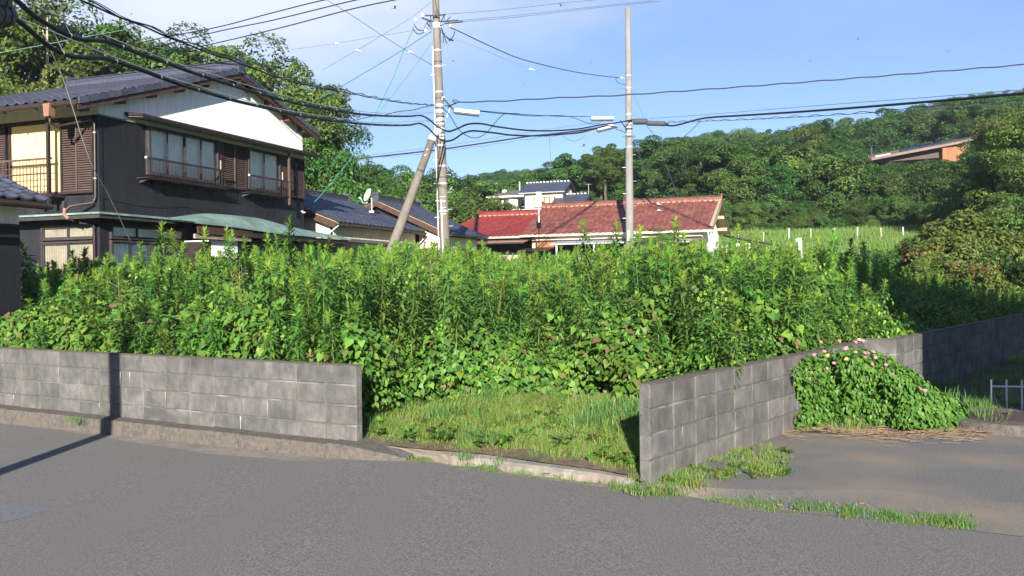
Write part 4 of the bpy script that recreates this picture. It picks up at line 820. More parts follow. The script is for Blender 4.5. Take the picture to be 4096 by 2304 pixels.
# brace
b0, b1_ = at(1738, 532, 28.8), at(1552, 1035, 27.2); dd = (b1_-b0)/(b0[2]-b1_[2]); bb = b0+dd*(b0[2]-.3)
Rb = thing('pole_brace', 'thick slanting concrete brace leaning against the central utility pole', 'pole brace', tuple(bb)); v = b0-bb
put('shaft', MB().tube([v*0, v*.5, v*.95], [.165, .145, .12], 18), M_pole, Rb, smooth=True)
put('top_cap', MB().tube([v*.951, v*.975], [.15, .15], 14).tube([v*.976, v+A_((.06, .0, .02))], [.13, .1], 14), M_galv, Rb); put('strap', MB().tube([v*1.0+A_((.0, .1, -.05)), v*1.01+A_((.2, .05, .05))], .09, 12), M_galv, Rb)
for q_ in (.9, .87): put('white_tag', MB().tube([v*q_+A_((-.03, -.17, 0)), v*q_+A_((.03, -.17, .03))], .02, 5), M_white, Rb)
# right pole
rb = at(2519, 960, YR); rt = at(2512, 33, YR); dirn = (rt-rb)/(rt[2]-rb[2]); rbase = rb+dirn*(.6-rb[2])
R = thing('utility_pole', 'straight pale concrete utility pole in front of the red roofed house, without a brace', 'utility pole', tuple(rbase)); pr = PoleF((0, 0, 0), tuple(rt-rbase), .215, .122)
put('shaft', MB().tube([pr.c(z) for z in (0, 4, 8, rt[2]-rbase[2])], [pr(z) for z in (0, 4, 8, rt[2]-rbase[2])], 20), M_pole2, R, smooth=True)
def rz2(y): return at(2514, y, YR)[2]-rbase[2]
banded(R, [rz2(y) for y in (305, 355, 460, 498, 512, 528, 540, 590)], pr); banded(R, [rz2(y) for y in (490, 520)], pr, M_dgrey, .08)
for k, y in enumerate((925, 873, 824, 775, 725, 670, 620)):
    z = rz2(y); sg = (-1) ** k; put('step_bolt', MB().tube([pr.c(z)+A_((sg*pr(z)*.8, -.05, 0)), pr.c(z)+A_((sg*(pr(z)+.15), -.05, .0))], .011, 5), M_galv, R)
for y in (330, 430, 560): z = rz2(y); put('slot_line', MB().tube([pr.c(z)+A_((-.05, -pr(z)-.005, 0)), pr.c(z+.25)+A_((.0, -pr(z)-.005, 0))], .006, 4), M_dgrey, R)
put('white_plate', MB().hexa(pr.c(rz2(965))+A_((-.14, -pr(2)-.02, 0)), (.1, 0, 0), (0, .02, 0), (0, 0, .5)), M_white, R)
put('bracket_bolts', MB().tube([at(2455, 512, 41.8)-rbase, at(2500, 530, 41.8)-rbase], .02, 5).tube([at(2480, 480, 41.8)-rbase, at(2508, 520, 41.8)-rbase], .03, 5).tube([at(2490, 545, 41.8)-rbase, at(2545, 545, 41.8)-rbase], .012, 5), M_dgrey, R)
# near pole out of frame on the left; its shadow crosses the road
NP = (-4.92, 3.9); R = thing('utility_pole', 'near concrete utility pole just left of the picture whose shadow crosses the road', 'utility pole', (*NP, -.12))
put('shaft', MB().tube([(0, 0, 0), (0, 0, 9.5)], [.105, .08], 18), M_pole, R, smooth=True); put('cross_arm', MB().box(-.6, .5, -.05, .05, 8.3, 8.4), M_galv, R); put('band', MB().tube([(0, 0, 4.9), (0, 0, 5.0)], .155, 14), M_galv, R)
# ---- lamps and boxes hung on the wires
def lampbox(label, p0, p1, r, Y, name='street_light', m=M_white, tilt=0., end=M_dgrey):
    a = at(*p0, Y); b = at(*p1, Y); L = np.linalg.norm(b-a); u = (b-a)/L; w = A_((0, 1., 0)); up = np.cross(u, w)*-1
    if up[2] < 0: up = -up
    T = thing(name, label, 'street light', tuple(a)); mb = MB(); n = 14
    ang = np.linspace(.1, pi-.1, n); P = [[u*(L*t)+w*(-r*.9*cos(q)*1.0)+up*(r*1.5*sin(q)**.6) for q in ang] for t in (0, 1)]
    mb.grid(P[::-1]); k = len(mb.v); mb.add([q for q in P[0]], [tuple(range(n))]); mb.add([q for q in P[1]], [tuple(range(n))[::-1]])
    put('cover', mb, m, T); put('base_tray', MB().hexa(u*.01-w*r*.85-up*.02, u*(L-.02), w*r*1.7, up*.05), end, T)
    put('end_plate', MB().hexa(-u*.03-w*r*.7+up*.01, u*.028, w*r*1.4, up*r*1.2), end, T); return T
lampbox('white tubular street light on a bracket right of the braced utility pole', (1817, 452), (1917, 463), .105, 28.6)
lampbox('white tubular street light left of the pale utility pole', (2366, 482), (2454, 481), .118, 41.5)
lampbox('grey-bottomed lower street light under the cables left of the pale utility pole', (2392, 528), (2455, 512), .14, 41.2, m=mat('aged_white', (.55, .52, .46), (.45, .42, .38), 5, .6))
def closure(label, p0, p1, h, Y0, Y1):
    a, b = at(*p0, Y0), at(*p1, Y1); T = thing('cable_closure', label, 'cable box', tuple(a)); v = b-a; mb = MB()
    L = np.linalg.norm(v); u = v/L; rs = [h*.35, h*.5, h*.5, h*.5, h*.35]; mb.tube([v*t for t in (0, .06, .5, .94, 1)], rs, 10); put('case', mb, M_dgrey, T)
    for t in (.25, .5, .75): put('rib', MB().tube([v*(t-.01), v*(t+.01)], h*.54, 10), M_dgrey, T)
    put('end_boot', MB().tube([v, v+u*.12], h*.16, 8), M_rubber, T)
closure('dark cable closure box fixed to the right side of the pale utility pole', (2532, 487), (2590, 486), .28, 41.7, 41.6); closure('lower dark cable closure box hanging on the cable right of the pale utility pole', (2586, 493), (2664, 495), .235, 41.5, 41.4)
closure('dark cable closure at the top left corner, on the lower thick cable', (-95, 42), (22, 60), .20, 6.4, 7.05); closure('dark cable closure cut by the left top corner, on the upper thick cable', (-110, -30), (14, 2), .16, 6.2, 6.9)
# ================================================================ OVERHEAD WIRES
def wire(label, pts, A, B, r=.012, m=M_rubber, n=6, name='power_cable', cat='cable', sub=5, wob=0):
    """pts: (x, y) of the photograph; the wire hangs in the vertical plane through ground points A and B"""
    P = [onseg(x, y, A, B) for x, y in pts]; Q = []
    for i in range(len(P)-1):
        p0 = P[max(i-1, 0)]; p1 = P[i]; p2 = P[i+1]; p3 = P[min(i+2, len(P)-1)]
        for k in range(sub):
            t = k/sub; Q.append(.5*((2*p1)+(-p0+p2)*t+(2*p0-5*p1+4*p2-p3)*t*t+(-p0+3*p1-3*p2+p3)*t**3))
    Q.append(P[-1])
    if wob:
        L_ = np.r_[0, np.cumsum([np.linalg.norm(b-a) for a, b in zip(Q[:-1], Q[1:])])]; n_ = int(L_[-1]/.22); Qa = A_(Q); Q = [A_([np.interp(q, L_, Qa[:, c]) for c in range(3)])+A_((wob*.5*cos(q*5.6), 0, wob*sin(q*5.6))) for q in np.linspace(0, L_[-1], n_)]
    o = A_(Q[0]); T = thing(name, label, cat, tuple(o), group='overhead wires', mesh=MB().tube([q-o for q in Q], r, n).mesh(name, m, True)); return T, Q
z1 = lambda P: [(x*.5439, y*.5439) for x, y in P]; z3 = lambda P: [(1200+x*.5439, y*.5439) for x, y in P]; zp = lambda P: [(1650+x*.2208, 360+y*.2208) for x, y in P]; zr = lambda P: [(2250+x*.2484, 280+y*.2484) for x, y in P]; zl = lambda P: [(x*.3106, y*.3106) for x, y in P]
P0 = (NP[0]+.15, NP[1]); PC = (base[0], YC-.35); PR = (rbase[0], YR-.35); PC2 = (base[0]+.2, YC-.35)
T, QA = wire('upper of the two thick black cables sagging across the left house', zl([(60, -110), (210, 0), (420, 190), (640, 330), (900, 460), (1050, 508), (1250, 520), (1420, 548), (1800, 690), (2120, 800), (2440, 920)])+z1([(1700, 625), (1900, 685), (2160, 755), (2400, 797), (2574, 823)])+z3([(200, 800), (400, 835), (620, 852), (800, 855), (890, 850), (950, 880), (1010, 930), (1060, 958)]), P0, PC, .024, n=8)
T, QB = wire('lower of the two thick black cables sagging across the left house', zl([(-60, 130), (90, 180), (230, 265), (430, 430), (650, 610), (880, 715), (1050, 738), (1280, 742), (1400, 765), (1800, 895), (2130, 1020), (2450, 1130)])+z1([(1540, 685), (1720, 738), (1900, 780), (2150, 838), (2400, 875), (2574, 900)])+z3([(200, 880), (400, 905), (620, 920), (800, 920), (880, 908), (940, 940), (990, 990), (1040, 1030), (1070, 1038)]), P0, PC, .024, n=8)
def ties(Q, Qm, name, label, step=7):
    pass
wire('upper thick cable between the two utility poles', z3([(1060, 958), (1100, 966), (1160, 945), (1220, 918), (1280, 908), (1350, 912), (1450, 932), (1600, 952), (1700, 960), (1850, 962), (2050, 948), (2200, 920), (2330, 903), (2440, 882), (2490, 880)]), PC2, PR, .03, n=8)
wire('lower thick cable between the two utility poles', z3([(1070, 1038), (1100, 1036), (1140, 1020), (1200, 980), (1260, 963), (1330, 966), (1450, 980), (1550, 993), (1700, 999), (1850, 993), (2050, 975), (2180, 945), (2260, 925), (2330, 938)]), PC2, PR, .03, n=8)
wire('thick cable rising from the far left house behind the braced pole', [(1060, 665), (1215, 652)]+z3([(40, 1200), (300, 1182), (600, 1148), (980, 1106), (1080, 1092), (1300, 1060), (1500, 1030), (1700, 1000), (1850, 985), (2100, 955), (2300, 915)]), (-12, 46), PR, .034, n=8)
wire('thin messenger wire above the rising thick cable', z3([(40, 1196), (300, 1170), (600, 1130), (980, 1085), (1300, 1035), (1600, 985), (2000, 925), (2300, 880)]), (-12, 46), PR, .009, M_wire, 4)
wire('lashing wire under the rising thick cable', z3([(600, 1160), (980, 1120), (1080, 1104), (1300, 1078), (1500, 1050), (1700, 1018), (1850, 1000), (2100, 975)]), (-12, 46), PR, .010, M_wire, 4, wob=.03)
for nm, off, lab in (('a', -58, 'pale messenger wire above the upper thick cable'), ('b', -46, 'pale messenger wire above the lower thick cable')):
    pts = zl([(280, 0), (600, 140), (900, 262), (1400, 480), (1800, 635), (2130, 765), (2440, 870)])+z1([(1700, 590), (2030, 690), (2400, 780), (2574, 805)])+z3([(300, 800), (600, 830), (980, 828)]) if nm == 'a' else zl([(120, 195), (400, 300), (750, 440), (1080, 580), (1400, 710), (1800, 860), (2130, 985), (2450, 1080)])+z1([(1700, 708), (2050, 800), (2350, 850), (2574, 880)])+z3([(300, 880), (600, 900), (980, 885)])
    MW = globals().setdefault('MW', []); MW.append(wire(lab, pts, (P0[0]+.02, P0[1]+.02), PC, .006, M_palew, 4, name='messenger_wire')[1])
# cable ties between messengers and thick cables
def tie_set(Q, label, Qm):
    mb = MB(); Q = A_(Q); Qm = A_(Qm); s = np.r_[0, np.cumsum(np.linalg.norm(np.diff(Q, axis=0), axis=1))]
    o = Q[0]; T = thing('cable_ties', label, 'cable ties', tuple(o)); n = int(s[-1]/.95)
    for k in range(1, n):
        t = k*.95; p = A_([np.interp(t, s, Q[:, c]) for c in range(3)]); tg = A_([np.interp(t+.1, s, Q[:, c]) for c in range(3)])-p; tg /= np.linalg.norm(tg)
        m_ = MB().tube([p-tg*.007-o, p+tg*.007-o], .0262, 8); y2 = p[1]-tg[1]*.15
        if Qm[0, 1] < y2 < Qm[-1, 1]:
            e = A_([np.interp(y2, Qm[:, 1], Qm[:, 0]), y2, np.interp(y2, Qm[:, 1], Qm[:, 2])])
            if .03 < e[2]-p[2] < .6: m_.tube([p-o+A_((0, 0, .035)), e-o], .004, 4)
        put('tie', m_, M_palew, T)
tie_set(QA, 'pale wire ties along the upper thick black cable', MW[0]); tie_set(QB, 'pale wire ties along the lower thick black cable', MW[1])
wire('twisted black service cable from the top left to the braced pole', z1([(520, -30), (600, 8), (700, 50), (980, 165), (1300, 297), (1500, 375), (1720, 450), (2000, 555), (2250, 625), (2480, 672)])+z3([(200, 650), (430, 700), (600, 732), (800, 762), (1000, 775)]), P0, PC, .0105, n=6, wob=.006)
wire('second strand of the twisted black service cable at the top left', z1([(600, -20), (700, 36), (850, 105), (980, 152), (1300, 285), (1500, 352), (1720, 430), (2000, 540), (2250, 612), (2480, 655)])+z3([(200, 632), (430, 688), (600, 722), (800, 756), (1000, 772)]), (P0[0]+.02, P0[1]), PC, .008, n=6, wob=.018)
wire('third thin strand beside the twisted service cable at the top left', z1([(620, -20), (780, 60), (950, 135), (1200, 235), (1500, 362), (1800, 465), (2100, 580)])+z3([(100, 625), (430, 695), (700, 745)]), (P0[0]+.05, P0[1]), PC, .005, M_wire, 5, wob=.015)
for k, (lab, P) in enumerate((('highest of three parallel black wires crossing the cloud', [(2640, -50), (2360, 5), (2000, 95), (1600, 200), (1250, 265), (950, 330), (640, 375), (400, 410)]), ('middle of three parallel black wires crossing the cloud', [(2900, -60), (2574, 10), (2000, 150), (1600, 232), (1100, 355), (800, 430), (500, 490)]), ('lowest of three parallel black wires crossing the cloud', [(3300, -80), (2900, 0), (2574, 70), (2100, 195), (1620, 310), (1300, 375), (700, 505), (500, 540)]))):
    wire(lab, z1(P), (-3.5+k*.25, 20), (-24, 36), .013)
wire('pale green wire across the left trees', [(-20, 215), (160, 183), (330, 150), (520, 116)], (-9, 17), (-9.5, 32), .008, mat('green_wire', (.32, .5, .34), None, 9, .5), 4)
wire('pale green wire behind the roof ridge', [(960, 232), (1060, 218), (1140, 208)], (-9, 32), (-6, 36), .009, mat('green_wire', (.32, .5, .34), None, 9, .5), 4)
wire('thin pale guy wire slanting down in front of the left house', [(170, 120), (210, 215), (260, 335), (360, 640), (440, 790), (532, 985)], (-6.9, 12.2), (-8.3, 20.2), .009, M_palew, 4, name='guy_wire')
# right of the poles
wire('wavy black cable from the braced pole to the upper right', [(1790, 430), (1810, 418), (1832, 412)]+z3([(1170, 752), (1300, 748), (1500, 742), (1700, 730), (2000, 715), (2200, 708), (2450, 695), (2574, 686)])+[(2900, 352), (3300, 322), (3700, 290), (4200, 250)], PC2, (16, 26), .020, wob=.012)
wire('small loop of cable above the first street light', zp([(580, 290), (700, 270), (790, 240), (830, 215), (800, 185), (740, 182), (730, 205), (780, 225), (830, 228)]), PC2, (16, 28.4), .016)
wire('thick black cable from the closure box to the right edge', [(2660, 500), (2690, 503), (2730, 495), (2790, 478), (2850, 469), (3000, 460), (3300, 440), (3700, 408), (4180, 366)], (rbase[0]+.5, YR-.5), (13.5, 18), .036, n=8)
wire('thin messenger wire above the right hand thick cable', [(2600, 474), (2800, 460), (3300, 420), (3700, 390), (4180, 352)], (rbase[0]+.5, YR-.5), (13.5, 18), .008, M_wire, 4)
wire('wavy lashing wire under the right hand thick cable', [(2670, 487), (2800, 483), (2950, 478), (3100, 470), (3300, 460), (3500, 445), (3700, 425), (4180, 398)], (rbase[0]+.5, YR-.5), (13.5, 18), .010, M_rubber, 4, wob=.03)
wire('straight lashing wire under the right hand thick cable', [(2670, 490), (2850, 484), (3100, 474), (3500, 450), (4180, 402)], (rbase[0]+.5, YR-.5), (13.5, 18), .009, M_wire, 4)
wire('sagging wire loop right of the closure box', [(2585, 505), (2610, 530), (2645, 560), (2675, 567), (2710, 563), (2750, 535), (2800, 486)], (rbase[0]+.6, YR-.4), (13.5, 18), .013, M_wire, 5)
wire('wire pair between the two street lights', z3([(1320, 814), (1450, 826), (1550, 835), (1700, 845), (1900, 855), (2130, 856)]), PC2, PR, .013, M_rubber, 5); wire('lower strand between the two street lights', z3([(1320, 818), (1450, 833), (1550, 840), (1700, 853), (1900, 850), (2000, 862), (2080, 893), (2150, 912), (2210, 905)]), PC2, PR, .013, M_rubber, 5)
wire('deep looping black wire between the two poles', zp([(400, 320), (560, 350), (670, 450), (760, 600), (850, 725), (960, 815), (1100, 868), (1230, 845), (1350, 760), (1450, 650), (1560, 520), (1660, 440), (1800, 425), (1930, 430)]), PC2, PR, .013, M_rubber, 5)
wire('black wire dropping from the braced pole top to the pale pole', z3([(1100, 200), (1200, 245), (1400, 340), (1600, 425), (1800, 480), (2000, 525), (2200, 556), (2350, 572)]), PC2, PR, .016, M_rubber, 5)
wire('thin grey wire with an insulator between the poles', z3([(1040, 255), (1300, 345), (1700, 510), (2000, 590), (2393, 655)]), PC2, PR, .007, M_palew, 4)
wire('first thin wire leaving the braced pole top to the upper right', z3([(1070, 105), (1500, 70), (1900, 25), (2200, -5)]), PC2, (22, 26), .009, M_wire, 4); wire('second thin wire leaving the braced pole top to the upper right', z3([(1160, 152), (1600, 112), (2200, 45), (2600, 5)]), PC2, (22, 26), .009, M_wire, 4); wire('third thin wire leaving the braced pole top to the upper right', z3([(1190, 160), (1600, 125), (2200, 55), (2650, 10)]), PC2, (22, 26), .009, M_wire, 4)
wire('small loop of wire left of the pale pole', zr([(1010, 232), (940, 225), (880, 190), (855, 150), (880, 125), (950, 122)]), (2.5, YR-.3), PR, .012, M_rubber, 5)
wire('thin hanging wire below the cables between the poles', zr([(0, 1055), (90, 1120), (190, 1142), (290, 1110), (370, 1045)]), PC2, PR, .009, M_wire, 4); wire('short vertical drop wire over the far house', z3([(1833, 1000), (1840, 1130), (1850, 1275)]), (-1.0, 33), (4, 33), .008, M_wire, 4)
wire('guy wire running down right from the pale pole', [(2527, 360), (2575, 470), (2645, 615), (2740, 860)], (rbase[0], YR), (rbase[0]+3.3, YR+3), .009, M_wire, 4, name='guy_wire')
for k, lab in enumerate(('left of two close guy wires below the pale pole bands', 'right of two close guy wires below the pale pole bands')):
    wire(lab, [(2530+k*4, 545+k*-10), (2560+k*6, 635), (2600+k*8, 740), (2630+k*4, 830), (2655, 925)], (rbase[0], YR), (rbase[0]+2, YR+3.5), .009, M_wire, 4, name='guy_wire')
# left of the braced pole
wire('thin grey wire with an insulator crossing the cloud down to the braced pole', z3([(200, 0), (400, 125), (600, 258), (790, 375), (980, 482)]), (-7, 24), PC, .010, M_wire, 4); wire('thin wire with an insulator rising from the left tree to the braced pole', z3([(170, 512), (420, 368), (600, 262), (800, 140), (965, 15)]), (-12, 36), PC, .007, M_wire, 4)
wire('faint nearly level wire with an insulator left of the braced pole', z3([(-60, 365), (150, 335), (270, 318), (600, 262), (930, 210)]), (-12, 36), PC, .006, M_wire, 4)
wire('blue-green service wire slanting down to the bungalow', z3([(840, 170), (830, 215), (765, 365), (690, 560), (600, 745), (500, 960), (370, 1170), (150, 1440)])+[(1230, 829)], (-3.1, 28), (-6.7, 29.5), .012, M_teal, 5); wire('black service wire from the braced pole top to the left trees', z3([(965, 232), (860, 300), (765, 362), (500, 520), (280, 650), (120, 735)]), PC, (-13, 38), .014, M_teal, 5)
wire('thin guy wire from the braced pole down behind the left house', z3([(975, 300), (880, 440), (680, 700), (560, 850), (500, 930), (310, 1120), (150, 1285)]), PC, (-12, 34), .008, M_teal, 4, name='guy_wire')
wire('wavy service wire left of the braced pole below the twisted cable', z3([(990, 775), (900, 793), (700, 828), (550, 855), (350, 890), (120, 932)]), PC, (-13, 34), .013, M_rubber, 5, wob=.02)
for x, y, Y, lab in ((1347, 174, 32, 'small white strain insulator on the nearly level wire'), (1428, 201, 32, 'small white strain insulator on the wire rising to the pole'), (1638, 208, 28, 'small white strain insulator on the wire crossing the cloud'), (2124, 277, 31, 'small white strain insulator on the wire between the poles'), (2487, 311, 41.5, 'small white insulator close to the pale pole'), (2633, 815, 40, 'upper of two white insulators in front of the red roof'), (2635, 840, 40, 'lower of two white insulators in front of the red roof')):
    p = at(x, y, Y); T = thing('insulator', lab, 'insulator', tuple(p), group='strain insulators'); put('body', MB().tube([(-.06, 0, .01), (-.03, 0, 0), (.03, 0, 0), (.06, 0, -.01)], [.02, .04, .04, .02], 10), M_ins, T); put('clamp', MB().tube([(.06, 0, -.01), (.14, 0, -.03)], .016, 5), M_galv, T)
# ---- dragonflies in the air
def dragonfly(x, y, Y, rz, lab, s=.6):
    p = at(x, y, Y); T = thing('dragonfly', lab, 'dragonfly', tuple(p), rz, group='dragonflies over the lot'); T.scale = (s, s, s)
    put('body', MB().tube([(-.03, 0, 0), (-.01, 0, .001), (.004, 0, .002), (.012, 0, .002), (.016, 0, .001)], [.0012, .0016, .0034, .0034, .003], 7), mat('dragonfly_red', (.15, .05, .03), (.08, .03, .02), 30, .5), T)
    for sx in (.002, .008):
        for sy in (-1, 1): put('wing', MB().add([(sx, 0, .003), (sx+.006, sy*.012, .008), (sx+.004, sy*.036, .014), (sx-.006, sy*.034, .013), (sx-.004, sy*.01, .007)], [(0, 1, 2, 3, 4)]).add([(sx, 0, .0034), (sx+.006, sy*.012, .0084), (sx+.004, sy*.036, .0144), (sx-.006, sy*.034, .0134), (sx-.004, sy*.01, .0074)], [(4, 3, 2, 1, 0)]), mat('dragonfly_wing', (.5, .45, .45), None, 9, .4), T)
for a in ((1577, 34, 4.6, .2, 'dragonfly with spread wings in the cloud left of the braced pole'), (2247, 24, 5.4, 2.6, 'red dragonfly near the top between the two poles'), (2332, 585, 5.0, .1, 'dragonfly below the cables left of the pale pole'), (2339, 626, 8., .5, 'small dragonfly just above the ridge trees left of the pale pole'),
          (1814, 245, 9, 2.8, 'small dragonfly right of the braced pole'), (2365, 250, 12, .3, 'tiny dragonfly high left of the pale pole'), (2097, 335, 12, 0, 'tiny dragonfly midway between the two poles'), (3428, 158, 7.5, .2, 'dragonfly in the blue sky at the upper right'), (3790, 206, 8, 1.2, 'dragonfly in the sky above the wavy cable at the right'), (3238, 245, 9, .7, 'small dragonfly in the right hand sky above the wavy cable'), (525, 58, 11, .4, 'tiny dragonfly in the cloud above the left trees')): dragonfly(*a[:4], a[4])
# ---- stakes in the meadow and the leaning white post
for k, (x, yt, yb) in enumerate(((2953, 935, 958), (3054, 932, 955), (3156, 915, 956), (3244, 918, 956), (3430, 912, 966), (3523, 915, 945), (3613, 911, 945), (3338, 916, 950))):
    Y = 57.; p = at(x, yb, Y); z0 = tz(p[0], Y)-.1; h = at(x, yt, Y)[2]-z0
    labs = ('first', 'second', 'third', 'fourth', 'fifth tall', 'sixth', 'rightmost', 'slim')
    T = thing('meadow_stake', ('%s white stake at the far edge of the meadow' % labs[k]) if k not in (7,) else 'slim white stake in the middle of the meadow row', 'stake', (p[0], Y, z0), group='white stakes along the meadow'); put('rod', MB().tube([(0, 0, 0), (.01*(k % 3-1), 0, h)], .04, 6), M_tin if k % 2 else M_white, T); put('tip', MB().tube([(.01*(k % 3-1), 0, h+.001), (.01*(k % 3-1), 0, h+.05)], [.045, .02], 6), M_white, T)
a, b = at(3192, 952, 26), at(3206, 1100, 26); o = b-A_((0, 0, 1.3)); T = thing('white_post', 'leaning square white post rising out of the weeds on the right', 'post', tuple(o))
put('shaft', MB().hexa(b-o-A_((0, 0, 1)), (.10, 0, 0), (0, .08, 0), tuple(a-b+A_((0, 0, 1)))), M_white, T); put('top_bracket', MB().hexa(a-o+A_((-.07, -.02, -.1)), (.06, 0, 0), (0, .05, 0), (0, 0, .08)), M_galv, T)
# ================================================================ VEGETATION
def rotm(v): return Vector(v).normalized().to_track_quat('Z', 'Y')
# ---- goldenrod plant prototypes
def goldenrod(seed, H, leaf=.125, start=.12):
    r = np.random.default_rng(seed); V = []; F = []; mi = []; zz = H*start; ang = 0; bend = r.uniform(-.05, .05, 2)
    def c(z): t = z/H; return A_((bend[0]*t*t*H, bend[1]*t*t*H, z))
    while zz < H:
        t = zz/H; ang += 2.4+r.uniform(-.3, .3)
        up = lerp(.6, 1.3, max(0, (t-.86)/.14)**1.2)+r.uniform(-.2, .2); L = leaf*(lerp(.75, 1.1, min(t*1.6, 1)) if t < .85 else lerp(1.0, .55, (t-.85)/.15))*r.uniform(.8, 1.15); w = w = L*.095
        d = A_((cos(ang), sin(ang), 0)); s = A_((-sin(ang), cos(ang), 0)); droop = lerp(1.35, .35, max(0, (t-.86)/.14))*r.uniform(.7, 1.2)
        e1 = d*cos(up)+A_((0, 0, sin(up))); u2 = up-droop; e2 = d*cos(u2)+A_((0, 0, sin(u2)))
        rl = r.uniform(-.9, .9); nn_ = np.cross(e1, s); s = s*cos(rl)+nn_*sin(rl); o = c(zz); p1 = o+e1*L*.45; p2 = p1+e2*L*.55; k = len(V)
        V += [o, p1+s*w, p1-s*w, p2]; F += [(k, k+1, k+2, k+2)[:3], (k+1, k+3, k+2)]; m_ = 1 if t > .93 and r.random() < .8 else 0; mi += [m_, m_]
        zz += H*.0046*r.uniform(.7, 1.3)*(1.5 if t < .5 else 1.1 if t < .88 else .75)*(1 if t < .97 else .45)
    leaves = npmesh('leaves', V, F, [L_gold, L_young], mi)
    mb = MB().tube([c(H*q) for q in (0, .35, .7, 1)], [.006, .005, .004, .002], 5); stem = mb.mesh('stem', M_stem)
    jn = bpy.data.meshes.new('goldenrod_joined'); nv = len(V); jn.from_pydata([tuple(v) for v in V]+mb.v, [], [tuple(f) for f in F]+[tuple(i+nv for i in f) for f in mb.f])
    for q in (L_gold, L_young, M_stem): jn.materials.append(q)
    jn.polygons.foreach_set('material_index', mi+[2]*len(mb.f)); jn.update()
    return leaves, stem, jn
GR = [goldenrod(s, H, lf) for s, H, lf in ((1, 1.9, .185), (2, 1.75, .17), (3, 1.6, .18), (4, 2.0, .195), (5, 1.5, .16), (6, 1.85, .185))]
GH = [1.9, 1.75, 1.6, 2.0, 1.5, 1.85]
# ---- vine / broad leaf clumps
def leafclump(seed, n, R, Hh, sz, mats, lobed=True, face=.5, flat=.55):
    r = np.random.default_rng(seed); V = []; F = []; mi = []
    shp = A_([(0, 0), (.38, -.12), (.5, .25), (.24, .62), (0, 1.0), (-.24, .62), (-.5, .25), (-.38, -.12)]) if lobed else A_([(0, 0), (.22, .2), (.26, .5), (.12, .8), (0, 1.), (-.12, .8), (-.26, .5), (-.22, .2)])
    for _ in range(n):
        q = r.normal(size=3); q /= np.linalg.norm(q); rad_ = r.uniform(.55, 1)**.5; p = A_((q[0]*R*rad_, q[1]*R*rad_, q[2]*Hh*rad_))
        nrm = q*.6+A_((0, -.35*face*2, flat))+r.normal(size=3)*.35; nrm /= np.linalg.norm(nrm); dn = A_((q[0], q[1], -.7))+r.normal(size=3)*.4; dn -= nrm*np.dot(dn, nrm); dn /= np.linalg.norm(dn); sd = np.cross(nrm, dn); s = sz*r.uniform(.6, 1.25); k = len(V)
        for x, y in shp: V.append(p+sd*x*s+dn*y*s+nrm*(abs(x)*.28-.18*y*y)*s)
        F += [(k, k+1, k+2, k+3), (k, k+3, k+4, k+5), (k, k+5, k+6, k+7)]; m_ = int(r.integers(0, len(mats))); mi += [m_]*3
    return npmesh('leaf_clump', V, F, mats, mi)
VC = [leafclump(20+i, 52, .26, .22, .078, [L_vine, L_vine, L_vined]) for i in range(3)]+[leafclump(30+i, 56, .24, .2, .065, [L_vined, L_vine], lobed=False) for i in range(2)]+[leafclump(40, 40, .22, .2, .06, [L_vine, L_young], lobed=False)]
LC = [leafclump(50+i, 44, .2, .17, .085, [L_lant], lobed=(i == 0), flat=.6, face=.35) for i in range(2)]
# ---- grass tufts
def tuft(seed, n, h, w, R, m, lean=.5):
    r = np.random.default_rng(seed); V = []; F = []
    for _ in range(n):
        a = r.uniform(0, 2*pi); p = A_((*(r.normal(size=2)*R*.5), 0)); d = A_((cos(a), sin(a), 0)); s = A_((-sin(a), cos(a), 0))*w*r.uniform(.6, 1.2); hh = h*r.uniform(.5, 1.15); l = lean*r.uniform(.2, 1.2); k = len(V)
        m1 = p+d*l*hh*.25+A_((0, 0, hh*.6)); m2 = p+d*l*hh*.75+A_((0, 0, hh*lerp(1.0, .8, min(l, 1)))); V += [p-s, p+s, m1+s*.8, m1-s*.8, m2]; F += [(k, k+1, k+2), (k, k+2, k+3), (k+3, k+2, k+4)]
    return npmesh('tuft', V, F, m)
TG = [tuft(1, 60, .10, .0032, .16, L_grass, .9), tuft(2, 54, .15, .004, .15, L_grass, 1.), tuft(3, 34, .25, .0055, .14, L_grassb, 1.), tuft(4, 46, .06, .003, .16, L_grass, .9), tuft(5, 36, .11, .003, .12, L_grassb, .6)]
TM = [tuft(7, 40, .5, .012, .5, L_mead, .5), tuft(8, 40, .4, .014, .5, L_mead, .7)]
def rosette(seed, n, L, w, m):
    r = np.random.default_rng(seed); V = []; F = []
    for i in range(n):
        a = i*2.4+r.uniform(-.3, .3); up = r.uniform(.15, .9); d = A_((cos(a)*cos(up), sin(a)*cos(up), sin(up))); s = A_((-sin(a), cos(a), 0)); l = L*r.uniform(.6, 1.1); o = A_((*(r.normal(size=2)*L*.5), r.uniform(0, L*.5))); k = len(V)
        V += [o, o+d*l*.5+s*w, o+d*l*.95-A_((0, 0, l*.12)), o+d*l*.5-s*w]; F += [(k, k+1, k+2, k+3)]
    return npmesh('rosette', V, F, m)
RS = [rosette(1, 22, .08, .014, L_vine), rosette(2, 24, .06, .012, L_grass), rosette(3, 22, .1, .02, L_vine)]
def eul(n, tilt=.1): return np.c_[rng.normal(0, tilt, n), rng.normal(0, tilt, n), rng.uniform(0, 2*pi, n)]
